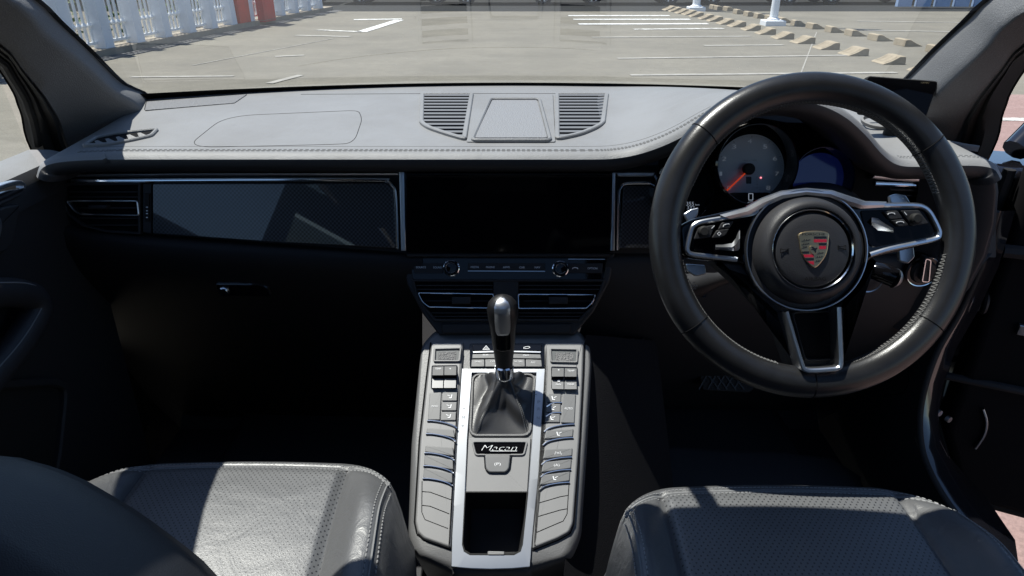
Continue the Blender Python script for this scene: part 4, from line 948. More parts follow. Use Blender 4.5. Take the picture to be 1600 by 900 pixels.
# front switch block
b = MB('gloss_black'); b.px(CON, [(734, 536), (851, 536), (851, 575), (734, 575)], -.001, .0042, .0005, .004)
b.px(CON, [(738, 538), (847, 538), (846, 548.5), (739, 548.5)], .004, .008, .0015, .003); b.use('brush_silver'); b.px(CON, [(739, 549), (790, 547.5), (845, 549), (844.5, 551), (790, 549.6), (739.5, 551)], .004, .0075)
b.use('white_print'); b.stroke(CON, [(759.6, 540), (754.6, 546), (764.6, 546), (759.6, 540)], .8, .0085); b.stroke(CON, [(759.6, 542.4), (757.6, 545), (761.6, 545), (759.6, 542.4)], .5, .0085); b.stroke(CON, [(818, 544.4), (818.5, 542.6), (822, 541.6), (827, 541.4), (828, 543), (825, 544.4), (818, 544.4)], .7, .0085); sbk = b.build('switch_block', cons)
b = MB('button_plastic')
for q in ([(738.5, 553), (790, 552), (790, 559.5), (737.5, 560)], [(791, 552), (844.5, 553.5), (846, 560.5), (791, 559.5)], [(737, 561.5), (757, 561), (757, 573), (736, 573)], [(758, 561), (790, 560.5), (790, 573), (758, 573)], [(791, 560.5), (820, 561), (820.5, 573), (791, 573)], [(821.5, 561), (846, 562), (847, 573), (821.5, 573)]): b.px(CON, q, .004, .0075, .0009, .0008)
b.use('white_print'); b.text(CON, 'REAR', 759, 554.5, 9, 2.4, .0079); b.text(CON, 'MAX', 822, 555, 9, 2.6, .0079); b.text(CON, 'SPORT', 747, 565, 11, 2.2, .0079); b.text(CON, 'OFF', 770, 564.5, 8, 2.2, .0079); b.text(CON, 'A/C MAX', 810, 564.5, 13, 2.3, .0079); b.text(CON, 'A/C', 833, 566, 7, 2.6, .0079); b.build('switch_button', sbk)

def icon_seat(b, x, y, m=1, h=.0105):
    b.use('white_print'); b.stroke(CON, [(x-3.5*m, y-3), (x-2.2*m, y+2.2), (x+1.2*m, y+2.4)], 1.5, h); b.stroke(CON, [(x-.5*m, y-.5), (x+3.8*m, y-2.2)], 1., h); b.use('button_plastic')
def ctl(bank, q, name='console_button', txt=None, icon=None, hh=.0022, m='button_plastic', tw=14, th=3.4):
    b = MB(m); b.px(CON, q, BK-.001, BK+hh, .0012, .0014)
    cx = sum(p[0] for p in q)/len(q); cy = sum(p[1] for p in q)/len(q)
    if icon: icon_seat(b, cx, cy, icon, BK+hh+.0005)
    if txt: b.use('white_print'); b.text(CON, txt, cx, cy, tw, th, BK+hh+.0005)
    return b.build(name, bank)
def chrome_strip(bank, pts):
    b = MB('chrome'); b.tube([CON.at(x, y, BK+.0012) for x, y in smooth(pts, 3)], .0015, 8); b.use('groove'); b.tube([CON.at(x, y+1.7, BK-.0002) for x, y in smooth(pts, 3)], .0007, 5); b.build('chrome_strip', bank)
# left bank
b = MB('console_plastic'); b.band(CON, rpoly(CON.poly([(679.5, 546), (720, 545), (718, 565), (678.5, 565)], BK), .002, 3), .003, BK-.001, BK+.0035, bev=.001); b.use('lcd_grey'); b.px(CON, [(682, 548), (717, 547.5), (715.5, 563.5), (681, 563.5)], BK-.001, BK+.0006); b.use('speaker_mesh'); b.px(CON, [(685.5, 550), (713, 549.5), (712, 562), (684.5, 562)], BK, BK+.001); b.build('climate_display', lb_)
def rocker(bank, q, txts):
    """q: four corners, a rocker switch in two tilted halves with a dark cleft"""
    (x0, y0), (x1, y0b), (x1b, y1), (x0b, y1b) = q; ym = y0+(y1-y0)*.40; ym2 = y0+(y1-y0)*.56
    b = MB('button_plastic'); h = BK
    v = [CON.at(x0, y0, h+.003), CON.at(x1, y0b, h+.003), CON.at(x1-.3, ym, h+.012), CON.at(x0-.3, ym, h+.012), CON.at(x1-.5, ym2, h+.005), CON.at(x0-.5, ym2, h+.005), CON.at(x1b, y1, h+.007), CON.at(x0b, y1b, h+.007), CON.at(x1b, y1, h-.001), CON.at(x0b, y1b, h-.001), CON.at(x0, y0, h-.001), CON.at(x1, y0b, h-.001)]
    b.add(v, [(3, 2, 1, 0), (7, 6, 4, 5), (9, 8, 6, 7), (0, 1, 11, 10), (0, 10, 9, 7, 5, 3), (1, 2, 4, 6, 8, 11)]); b.use('groove'); b.add([v[3], v[2], v[4], v[5]], [(3, 2, 1, 0)])
    b.use('white_print')
    for s, x, y, w_, dh in txts: b.text(CON, s, x, y, w_, 2.6, h+dh)
    b.build('rocker_switch', bank, flat=True)
b = MB('gloss_black'); b.px(CON, [(674.5, 571), (715, 570.5), (714, 607.5), (673, 607.5)], BK-.001, BK+.001, 0, .003); b.build('switch_well', lb_)
rocker(lb_, [(676, 573), (693, 572.5), (692, 606), (674.8, 606)], [('TEMP', 684.5, 576, 9, .0064)])
rocker(lb_, [(694.5, 572.5), (713, 572.2), (712, 606), (693.5, 606)], [('+', 703.5, 576, 3, .0064)])
ctl(lb_, [(671.5, 613.5), (690, 612.5), (687.5, 656), (668.5, 656)], txt='MONO', tw=10, th=2.6)
for k in range(3): ctl(lb_, [(691.5-k*1.2, 612.5+k*15.3), (715-k*.9, 612.5+k*15.3), (714-k*.9, 626.3+k*15.3), (690.5-k*1.2, 626.3+k*15.3)], icon=-1)
def strip_l(y, xa): chrome_strip(lb_, [(xa, y), (xa+10, y+.3), (xa+26, y+3), (xa+40, y+7.5), (xa+46.5, y+12)])
ctl(lb_, [(667.5, 668.5), (709, 671), (711, 684), (666, 676.5)]); ctl(lb_, [(665, 696), (708, 699), (709.5, 713), (664, 706)])
ctl(lb_, [(663.5, 711), (708, 718.5), (708.5, 734), (662.5, 726.5)]); ctl(lb_, [(662.2, 731), (707, 739.5), (707, 755), (661.3, 746.5)])
for y, xa in ((657.5, 667.5), (678, 665.5), (708, 663), (728, 661.5), (747.8, 660.5)): strip_l(y, xa)
b = MB('groove')
for pts in ([(659.5, 768), (672, 769), (705, 781)], [(659, 789.5), (672, 791), (702, 803)], [(659.5, 752), (659, 800), (664, 812), (700, 826)]): b.tube([CON.at(x, y, BK-.0002) for x, y in pts], .0007, 5)
b.build('panel_seam', lb_)
# right bank
b = MB('console_plastic'); b.band(CON, rpoly(CON.poly([(860, 546), (902, 547), (901, 567), (861, 566)], BK), .002, 3), .003, BK-.001, BK+.0035, bev=.001); b.use('lcd_grey'); b.px(CON, [(862, 548.5), (900, 549), (899, 565), (863, 564.5)], BK-.001, BK+.0006); b.use('speaker_mesh'); b.px(CON, [(867.5, 551), (896, 551.5), (895.5, 564), (868, 563.5)], BK, BK+.001); b.build('climate_display', rb_)
b = MB('gloss_black'); b.px(CON, [(861, 572.5), (902.5, 573.5), (902.5, 609), (861.5, 608.5)], BK-.001, BK+.001, 0, .003); b.build('switch_well', rb_)
rocker(rb_, [(862.5, 575), (881, 575.3), (880.5, 608), (862.5, 607.5)], [('+', 873, 578, 4, .0064), ('-', 873, 595, 4, .0066), ('FAN', 872.5, 600.5, 8, .0072)])
rocker(rb_, [(882.5, 575.3), (901, 575.8), (901, 608), (882, 608)], [('TEMP', 892, 579, 11, .0064), ('TEMP', 891.5, 600.5, 11, .0072)])
for k in range(3): ctl(rb_, [(855.5-k*1.4, 615+k*15.6), (877-k*.8, 615+k*15.6), (876.5-k*.8, 628.6+k*15.6), (854.5-k*1.4, 628.6+k*15.6)], icon=1)
ctl(rb_, [(879, 615), (900, 616), (897.5, 661), (876.5, 660.5)], txt='AUTO', tw=13, th=3.2)
def strip_r(y, xb): chrome_strip(rb_, [(xb, y), (xb-12, y+.6), (xb-28, y+3), (xb-40, y+6.5), (xb-47, y+12)])
ctl(rb_, [(853, 672.5), (896, 670), (895, 682), (850.5, 686)], icon=1); ctl(rb_, [(851, 702), (894.5, 700), (893.8, 712), (848.5, 717)], txt='/=\\', tw=11, th=5)
ctl(rb_, [(848.5, 722), (893.2, 717), (892, 731.5), (846, 738)], txt='(A)', tw=9, th=5); ctl(rb_, [(846.5, 742), (891, 736.5), (889.8, 751), (843.6, 758)], icon=1)
for y, xb in ((663, 897.5), (684, 895.5), (714.5, 893.5), (734, 892), (754, 890)): strip_r(y, xb)
for y, xb in ((629.6, 878), (645.2, 877)): chrome_strip(rb_, [(xb, y), (xb-14, y+.5), (xb-24, y+6)])
b = MB('groove')
for pts in ([(888, 774), (876, 776), (842, 786)], [(886, 795), (875, 797), (841, 807)], [(889, 757), (886, 803), (880, 814), (838, 832)]): b.tube([CON.at(x, y, BK-.0002) for x, y in pts], .0007, 5)
b.build('panel_seam', rb_)
# lower arm-rest front behind the console
b = MB('dark_leather'); p = CON.at(768, 905, -.03); b.box((p.x-.12, -.35, .25), (p.x+.11, p.y-.05, p.z-.075)); b.build('armrest_base', cons)
# carpeted tunnel side by the driver's feet
b = MB('shaded_carpet'); rows = []
for (x0, y0, Y0, x1, y1, Y1) in ((915, 523, 1.00, 880, 905, .68), (955, 526, 1.02, 930, 905, .72), (990, 530, 1.06, 985, 900, .78), (1020, 531, 1.10, 1055, 880, .86), (1026, 531, 1.14, 1066, 880, .9)):
    rows.append([aY(lerp(x0, x1, t), lerp(y0, y1, t), lerp(Y0, Y1, t)) for t in [q/10 for q in range(11)]])
b.rows(rows); b.use('rubber')
for f in (.66, .8, .93):
    b.tube([aY(lerp(lerp(915, 1026, f), lerp(880, 1066, f), t), lerp(528, 890, t), lerp(lerp(1.0, 1.13, f), lerp(.68, .89, f), t)-.012) for t in (0, .25, .5, .75, 1)], .003, 6)
b.build('tunnel_carpet', cons, ang=70)

# ---------------------------------------------------------------- gear lever
G0 = aY(788, 580, .913); G1 = aY(784.5, 459, .925); AX = (G1-G0)
gl = thing('gear_lever', G0, 'black gear lever with a silver capped knob standing in a crumpled leather boot', 'gear lever')
kz = AX.normalized(); kx = V((1, 0, 0)); kx = (kx-kz*kx.dot(kz)).normalized(); ky = kz.cross(kx)    # ky points forward
def knob(s, a, g=0.):
    r = interp([(0, .0118), (.06, .0128), (.2, .0148), (.35, .0172), (.55, .0195), (.70, .0222), (.82, .0235), (.90, .0212), (.955, .0155), (.985, .009), (1.0, .001)], s)+g
    return G0+AX*s+kx*(r*cos(a))+ky*(r*.92*sin(a)-(.003*sst(.4, .9, s)))
b = MB('knob_black'); ss = [.02, .06, .12, .2, .28, .35, .45, .55, .63, .70, .76, .82, .87, .90, .93, .955, .975, .99, 1.]
b.rows([[knob(s, 2*pi*k/32) for k in range(32)] for s in ss], cu=True, cap=True); kb = b.build('knob', gl, ang=80)
def patch(m, s0, s1, w0, g, n=14):
    b = MB(m); rows = []
    for i in range(n+1):
        s = lerp(s0, s1, i/n); r = []
        e = min(1, math.sqrt(max(0, 1-((i/n-.5)/.5)**8)))
        for j in range(13):
            a = -pi/2+lerp(-w0, w0, j/12)*max(.55, e)*interp([(0, 1.5), (.55, 1.1), (.82, .95), (1, 1.25)], s); gg = g if (0 < j < 12 and 0 < i < n) else -.001
            r.append(knob(s, a, gg))
        rows.append(r)
    return b.rows(rows)
patch('gloss_black', .30, .62, .62, .0009).build('gloss_inlay', kb)
patch('brush_silver', .52, .995, .58, .0022, 20).build('silver_cap', kb)
b = MB('rubber'); rows = []
for s in (.5, .6, .7, .8, .88, .93): rows.append([knob(s, -pi/2+q*.66*interp([(0, 1.5), (.55, 1.1), (.82, .95), (1, 1.25)], s), .0002) for q in (-1, -.97)])
b.rows(rows); b.build('side_seam', kb)
gp_ = PL(G0, kz); b = MB('chrome'); b.lathe(gp_, (0, 0), [(.0135, -.012), (.0148, -.008), (.0148, .008), (.0125, .010), (.012, .004)], 32); b.build('collar', gl)
b = MB('boot_leather'); base = rpoly(CON.poly([(739, 586), (836, 586), (828, 681), (734.5, 681)]), .012, 6); base = resample(ccw(base), 72); rows = []
rng = random.Random(3)
cc = G0-kz*.010
for i in range(15):
    t = i/14; row = []
    for j, (x, y) in enumerate(base):
        a = math.atan2(y-sum(q[1] for q in base)/72, x-sum(q[0] for q in base)/72)
        p0 = CON.p(x, y, -.001); e = V((cos(a), sin(a))); top = cc+kx*(.0135*cos(a))+ky*(.0135*sin(a))
        hh = t**1.45; p = V((lerp(p0.x, top.x, t**.85), lerp(p0.y, top.y, t**.85), 0)); pb = lerp(p0.z, top.z, 0)
        base_z = CON.o.z+(p.y-CON.o.y)*.53/.848; p.z = lerp(base_z, top.z, 0) if False else base_z+(top.z-(CON.o.z+(top.y-CON.o.y)*.53/.848))*hh
        wv = 4*t*(1-t); rg = max(math.exp(-((abs(math.atan2(sin(a-c_), cos(a-c_))))/.16)**2) for c_ in (R(232), R(308), R(128), R(52))); wr = wv*(.011*rg-.009*(1-rg)+.0030*sin(13*t+3.2*a+1.5*sin(2*a))*(1-rg)-.006*math.exp(-((a+1.35)/.22)**2-((t-.45)/.18)**2))
        p += (CON.e1*cos(a)+CON.e2*sin(a))*wr+CON.n*(wv*.003*sin(9*t+3*a))
        row.append(p)
    rows.append(row)
b.rows(rows, cu=True); bt = b.build('boot', gl, ang=180, subd=1)
b = MB('dark_stitch')
def ang_of(q): return math.atan2(q[1]-sum(z[1] for z in base)/72, q[0]-sum(z[0] for z in base)/72)
for jj in [min(range(72), key=lambda j: abs(math.atan2(sin(ang_of(base[j])-c_), cos(ang_of(base[j])-c_)))) for c_ in (R(230), R(234), R(306), R(310))]:
    pts = [rows[i][jj]+CON.n*.0012 for i in range(0, 12)]
    for u, v in zip(pts, pts[1:]):
        for q in range(2): b.tube([u.lerp(v, q*.5), u.lerp(v, q*.5+.32)], .0006, 4)
b.build('boot_stitching', bt)
b = MB('console_skin'); b.band(CON, base, .004, -.001, .0035, bev=.001); b.build('boot_frame', gl)

# ---------------------------------------------------------------- seats
PROF = [(0, -.005, -.20), (.05, .012, -.13), (.09, .020, -.085), (.13, .0235, -.05), (.165, .021, -.026), (.195, .014, -.011), (.225, .002, -.003), (.26, -.018, 0), (.32, -.055, .0), (.45, -.13, -.004), (.6, -.22, -.012), (.8, -.34, -.024), (1, -.47, -.036)]
def seat_pt(S, s, t, lift=0.):
    Yf, Zf, cx, hl, hr, ps = S
    dy = interp([(p[0], p[1]) for p in PROF], t); dz = interp([(p[0], p[2]) for p in PROF], t)
    a = abs(s)
    hw = (hl if s < 0 else hr)*(1+.07*sst(.2, 1, t))*(1-.05*(1-sst(.0, .22, t)))
    front = .013*(1-a*a)-.065*max(0, (a-.55)/.45)**2.4
    k = 1-sst(.22, .55, t)
    y = Yf+dy+front*k-(.0)
    bol = .030*sst(ps-.02, ps+.2, a)*sst(.16, .40, t)
    crown = .006*(1-(a/ps)**2)*sst(.2, .4, t) if a < ps else 0
    rnd = -.075*max(0, (a-.86)/.14)**2.2*sst(.06, .22, t)
    dip = -.0075*math.exp(-((a-ps)/.022)**2)*sst(.20, .26, t)-.004*math.exp(-((t-.232)/.010)**2)*(1 if a < .93 else 0)
    return C3(cx+s*hw, y, Zf+dz+bol+crown+rnd+dip+lift)
def make_seat(nm_, label, S, backX, backY, mirror_back, back_poly=None):
    st = thing(nm_, C3(S[2], S[0]-.3, S[1]-.15), label, 'seat', 'front seats')
    ps = S[5]
    sl = [-1, -.985, -.96, -.92, -.88, -.84]+[-.8+.02*i for i in range(0, 81)]+[.84, .88, .92, .96, .985, 1]
    sl = sorted(set(round(x, 4) for x in sl)); tl = sorted(set([p[0] for p in PROF]+[.02*i for i in range(51)]+[.21, .215, .222, .227, .232, .237, .243, .25, .27, .29]))
    def add(b, s_ok, t_ok):
        S2 = [x for x in sl if s_ok(x)]; T2 = [x for x in tl if t_ok(x)]
        rows = [[seat_pt(S, s, t) for s in S2] for t in T2]; b.rows(rows)
    pe = min(sl, key=lambda x: abs(x-ps))
    b = MB('seat_leather'); add(b, lambda s: True, lambda t: t <= .2325); add(b, lambda s: s <= -pe+1e-6, lambda t: t >= .2315); add(b, lambda s: s >= pe-1e-6, lambda t: t >= .2315)
    for sg in (-1, 1):      # outer sides
        rows = [[seat_pt(S, sg, t)+V((sg*dx, 0, dz)) for t in tl] for dx, dz in ((0, 0), (.006, -.02), (.006, -.09))]; b.rows(rows, flip=sg > 0)
    cu = b.build('cushion', st, ang=70)
    b = MB('seat_perforated'); add(b, lambda s: -pe-1e-6 <= s <= pe+1e-6, lambda t: t >= .2315); b.build('perforated_panel', cu, ang=70)
    b = MB('seat_thread')
    def dash_line(f, u0, u1, n):
        for i in range(n):
            a, c = u0+(u1-u0)*i/n, u0+(u1-u0)*(i+.6)/n; b.tube([f(a)+V((0, 0, .0004)), f(c)+V((0, 0, .0004))], .0007, 4)
    for tt in (.222, .243): dash_line(lambda u: seat_pt(S, u, tt), -.9, .9, 78)
    for sg in (-1, 1):
        for ss in (.865, .915): dash_line(lambda u: seat_pt(S, sg*ss, u), .25, 1, 62)
    b.build('seat_stitching', cu)
    b = MB('dark_stitch')
    for sg in (-1, 1): b.tube([seat_pt(S, sg*.89, t)+V((0, 0, .0003)) for t in tl if t > .2], .0012, 5)
    b.tube([seat_pt(S, -.9+1.8*i/60, .232)+V((0, 0, .0005)) for i in range(61)], .0014, 5); b.build('piping', cu)
    b = MB('seat_side'); x0, x1 = S[2]-S[3]*1.02, S[2]+S[4]*1.02
    P = PL(C3(0, 0, 0), (0, 0, 1)); b.prism(P, rpoly([(x0+.015, S[0]-.50), (x1-.015, S[0]-.50), (x1-.015, S[0]-.06), (x0+.015, S[0]-.06)], .05, 4), S[1]-.40, S[1]-.095, .01); b.build('seat_base', st)
    # backrest
    if back_poly:
        BP = PL(C3(backX, backY, -.3), (0, -.95, .28)); P2 = ccw(back_poly(BP)); L = []
        b = MB('dark_leather')
        for ins, h in ((.03, -.13), (.012, -.125), (.002, -.105), (0, -.08), (0, -.03), (.004, -.012), (.014, -.002), (.03, .004), (.05, .006)): L.append([BP.p(x, y, h) for x, y in offs(P2, ins)])
        b.rows(L, cu=True, cap=True, flip=True); br = b.build('backrest', st, ang=60)
        b = MB('dark_stitch'); b.tube([BP.p(x, y, .0005) for x, y in offs(P2, .021)], .0016, 6, True); b.build('backrest_piping', br)
        tx, tz = BP.o.x, max(p.z for p in L[4])
    else:
        BP = PL(C3(backX, backY, -.3), (0, -.95, .28)); P2 = rpoly([(-.25, -.45), (.25, -.45), (.22, .0), (.16, .10), (-.16, .10), (-.22, .0)], .06, 6); L = []
        b = MB('dark_leather')
        for ins, h in ((.03, -.06), (.0, -.04), (0, .04), (.03, .06)): L.append([BP.p(x, y, h) for x, y in offs(P2, ins)])
        b.rows(L, cu=True, cap=True, flip=True); br = b.build('backrest', st, ang=60)
    hp = BP.p(0, .17, -.05) if not back_poly else C3(-.41, .10, -.10); b = MB('dark_leather'); HP = PL(hp, BP.n)
    q = rpoly([(-.12, -.06), (.12, -.06), (.11, .07), (-.11, .07)], .04, 5); L = []
    for ins, h in ((.03, -.05), (.0, -.03), (0, .02), (.03, .04)): L.append([HP.p(x, y, h) for x, y in offs(ccw(q), ins)])
    b.rows(L, cu=True, cap=True, flip=True); b.build('headrest', st, ang=60)
    return st
SEAT_L = (.742, -.632, -.370, .215, .232, .615)
SEAT_R = (.636, -.580, .318, .208, .215, .67)
def pas_back(BP):
    pts = [(-20, 722), (0, 728), (30, 736), (62, 747), (100, 764), (140, 787), (180, 811), (215, 835), (245, 857), (275, 880), (303, 903), (330, 932), (352, 965), (362, 1010)]
    q = [BP.uv(x, y, -.09) for x, y in pts]; cx = 0.0; q = [p for p in q]; left = [(-(p[0])-.0, p[1]) for p in q[::-1]]
    # the far shoulder mirrors the one in view about the seat's own middle line
    mid = -.02; left = [(2*mid-p[0]-.14, p[1]) for p in q[::-1] if p[1] < q[0][1]+.1]
    return [(p[0], p[1]) for p in left]+[(mid-.07, q[0][1]+.012)]+q
make_seat('passenger_seat', 'front passenger seat with a grey perforated cushion, half of it in bright sun', SEAT_L, -.40, .29, False, pas_back)
make_seat('driver_seat', 'driver seat with a grey perforated cushion lying mostly in shade', SEAT_R, .345, -.02, True)

# ---------------------------------------------------------------- pedal and floor mats
BRK = PL(aY(1136, 588, 1.22), (0, -.82, .57)); pdl = thing('brake_pedal', BRK.o, 'black brake pedal with a crossed rubber grip below the steering wheel', 'pedal')
b = MB('rubber'); q = [(1088, 562), (1160, 556), (1182, 604), (1172, 614), (1098, 610)]; b.px(BRK, q, -.012, 0, .003, .006); b.use('seat_side')
for k in range(6):
    b.stroke(BRK, [(1092+k*14, 609-k*.5), (1092+k*14+26, 562)], 2, .0025) if k < 5 else None
    b.stroke(BRK, [(1090+k*13, 564-k), (1090+k*13+34, 609)], 2, .0028) if k < 4 else None
b.build('pedal_pad', pdl); b = MB('soft_plastic'); c = BRK.at(1136, 570, -.012); b.tube([c, c+V((0, .08, .10)), c+V((0, .14, .28))], .01, 8); b.build('pedal_arm', pdl)
def fmat(x0, x1, y0, y1, lb):
    g = PL(C3(0, 0, -1.0), (0, 0, 1)); t = thing('floor_mat', C3((x0+x1)/2, (y0+y1)/2, -1.0), lb, 'floor mat', 'floor mats')
    b = MB('carpet'); P = rpoly([(x0, y0), (x1, y0), (x1-.03, y1), (x0+.03, y1)], .04, 4); b.prism(g, P, -.004, .008, .003); b.build('pile', t); b = MB('dark_leather'); b.band(g, ccw(P), .012, -.002, .011, bev=.002); b.build('binding', t)
fmat(.17, .66, .72, 1.42, 'dark carpet floor mat in the driver footwell below the pedals'); fmat(-.66, -.16, .75, 1.45, 'dark carpet floor mat in the black passenger footwell')
b = MB('carpet'); rows = [[aY(1012, 694, 1.17), aY(1110, 702, 1.17), aY(1222, 706, 1.17), aY(1300, 716, 1.16), aY(1345, 745, 1.14)], [aY(1012, 700, 1.15), aY(1110, 708, 1.15), aY(1222, 712, 1.15), aY(1300, 722, 1.14), aY(1345, 752, 1.12)], [aY(1030, 790, 1.0), aY(1110, 790, 1.0), aY(1222, 790, 1.0), aY(1310, 790, 1.0), aY(1365, 795, 1.0)]]
b.rows(rows); hm = b.build('heel_pad', bpy.data.objects['floor_mat'], ang=60)
# ---------------------------------------------------------------- body shell round the cabin
car = thing('cabin_shell', C3(0, .3, -H), 'dark car body shell enclosing the cabin with windscreen, pillars and roof', 'car body')
E1 = [(229.6, 157, 1.385), (189, 135, 1.31), (162, 111, 1.24), (132, 81, 1.165), (84, 37, 1.07), (44, 0, .995)]
E2 = [(217, 171, 1.30), (176, 142, 1.215), (135, 105, 1.13), (101, 77, 1.065), (67, 50, 1.005), (27, 7, .915)]
E3 = [(104, 222, 1.205), (94, 189, 1.155), (80, 165, 1.11), (67, 145, 1.075), (34, 105, 1.02), (0, 67, .96)]
E4 = [(66, 226, 1.15), (59, 189, 1.125), (53, 170, 1.10), (47, 152, 1.085), (27, 118, 1.05), (0, 86, 1.005)]
P1, P2_, P3, P4 = [[aY(*p) for p in E] for E in (E1, E2, E3, E4)]
P3[0] = P3[0]
HDR_Y, HDR_Z = .625, .11           # where the pillars meet the roof
def ext(P, tgt): return P+[P[-1].lerp(tgt, .34), P[-1].lerp(tgt, .67), tgt]
P1 = ext(P1, C3(-.60, HDR_Y, HDR_Z)); P2_ = ext(P2_, C3(-.585, HDR_Y-.075, HDR_Z-.012)); P3 = ext(P3, C3(-.62, HDR_Y-.08, HDR_Z-.05)); P4 = ext(P4, C3(-.65, HDR_Y-.07, HDR_Z-.045))
# start the trim a little below the dash
def below(P): return [P[0]+V((-.01, .03, -.07))]+P
def pillar(mx, name, lab):
    f = (lambda p: V((-p.x+.0, p.y, p.z))) if mx else (lambda p: p)
    b = MB('pillar_cloth'); A, Bq, Cq = [smooth(below(P), 3) for P in (P1, P2_, P3)]; rows = []
    n = len(A)
    if mx: Bq = [CAM+(Bq[i].lerp(Cq[i], .34)-CAM)*.962 for i in range(n)]
    rows.append([A[i]+V((-.012, .03, 0)) for i in range(n)]); rows.append(A)
    rows.append([A[i].lerp(Bq[i], .35)+V((.001, -.0, .001)) for i in range(n)]); rows.append([A[i].lerp(Bq[i], .8)+V((.002, -.001, .002)) for i in range(n)]); rows.append(Bq)
    rows.append([Bq[i].lerp(Cq[i], .12)+V((.002, -.004, 0)) for i in range(n)]); rows.append([Bq[i].lerp(Cq[i], .7) for i in range(n)]); rows.append(Cq); rows.append([Cq[i]+V((-.03, .01, .01)) for i in range(n)])
    b.rows([[f(p) for p in r] for r in rows], flip=mx); o = b.build('pillar_trim', car, ang=70)
    b = MB('rubber'); D = smooth(below(P4), 3); b.rows([[f(p) for p in r] for r in ([Cq[i]+V((-.004, -.001, -.001)) for i in range(n)], [Cq[i].lerp(D[i], .3)+V((.004, -.004, -.002)) for i in range(n)], [Cq[i].lerp(D[i], .55)+V((-.004, .004, 0)) for i in range(n)], [Cq[i].lerp(D[i], .8)+V((.002, -.002, -.001)) for i in range(n)], D, [D[i]+V((-.03, .012, .004)) for i in range(n)])], flip=mx); b.build('door_seal', o, ang=60)
    b = MB('car_paint'); b.rows([[f(p) for p in r] for r in ([A[i]+V((-.004, .032, 0)) for i in range(n)], [A[i].lerp(D[i], .5)+V((-.05, .05, .02)) for i in range(n)], [D[i]+V((-.035, .014, .004)) for i in range(n)])], flip=not mx); b.build('pillar_skin', o)
    return o
tag(pillar(False, 'pillar_trim', ''), 'grey cloth windscreen pillar on the passenger side, dark towards the door'); tag(pillar(True, 'pillar_trim', ''), 'grey cloth windscreen pillar on the driver side, sunlit above the display')
# windscreen
def ws(u, v):
    """u across -1..1, v from the base 0 to the header 1"""
    x0, xt = .735, .60; z0 = ztop(1.5)-.004; zt = HDR_Z+H+.005
    X = u*lerp(x0, xt, v); yb = Yb(abs(u)*.735)+.012; yt = HDR_Y+.085*(1-u*u)+.015
    return V((X, lerp(yb, yt, v), lerp(z0, zt, v)+.018*sin(pi*v)))
b = MB('clear_glass'); b.rows([[ws(-1+2*i/40, j/20) for i in range(41)] for j in range(21)]); wsn = b.build('windscreen', car, ang=180)
b = MB('rubber'); b.rows([[ws(-1+2*i/40, v)+V((0, -.004, -.003)) for i in range(41)] for v in (-.03, 0, .032)]); b.build('black_border', wsn)
b = MB('dust'); rd = random.Random(5)
for k in range(60):
    u, v = rd.uniform(-.9, .9), rd.uniform(.04, .45); c = ws(u, v)+V((0, -.003, -.002)); r = rd.choice((.0004, .0005, .0006, .0009)); e = (ws(u, v+.02)-ws(u, v)).normalized()
    b.add([c+V((r*cos(q*pi/3), 0, 0))+e*(r*sin(q*pi/3)) for q in range(6)], [tuple(range(6))])
tag(b.build('dust_specks', wsn, flat=True), kind='stuff')
# roof, header, rear of the cabin
b = MB('headliner'); n = 20
hd = [ws(-1+2*i/n, 1) for i in range(n+1)]
rows = [[p+V((0, .02, .0)) for p in hd], [p+V((0, -.01, -.03)) for p in hd], [V((p.x*1.0, p.y-.12, HDR_Z+H-.012)) for p in hd]]
for Y in (.56, .47): rows.append([V((p.x*1.0, Y, HDR_Z+H+.01)) for p in hd])
b.rows(rows)
def rz_(Y): return HDR_Z+H+.01-.05*max(0, -Y-.9)
for sg in (-1, 1): b.rows([[V((sg*.42, Y, rz_(Y))), V((sg*.60, Y, rz_(Y)))] for Y in (.47, .2, -.3, -.9, -1.1)])
b.rows([[V((p.x, Y, rz_(Y))) for p in hd] for Y in (-1.1, -1.5, -1.9)])
b.build('roof_lining', car, ang=60)
b = MB('roof_glass'); b.add([V((-.43, .48, HDR_Z+H+.045)), V((.43, .48, HDR_Z+H+.045)), V((.43, -1.11, HDR_Z+H+.04)), V((-.43, -1.11, HDR_Z+H+.04))], [(0, 1, 2, 3)]); b.build('roof_glass', car, flat=True)
b = MB('car_paint'); b.rows([[p+V((0, .03, .012)) for p in hd]]+[[V((p.x*1.08, Y, HDR_Z+H+.05+.01*(1-(p.x/.6)**2))) for p in hd] for Y in (.6, .485)])
for sg in (-1, 1): b.rows([[V((sg*.43, Y, HDR_Z+H+.05-.05*max(0, -Y-.9))), V((sg*.65, Y, HDR_Z+H+.045-.05*max(0, -Y-.9)))] for Y in (.485, .2, -.3, -.9, -1.11)])
b.rows([[V((p.x*1.08, Y, HDR_Z+H+.05-.05*max(0, -Y-.9))) for p in hd] for Y in (-1.11, -1.5, -1.95)])
b.build('roof_skin', car, ang=60)
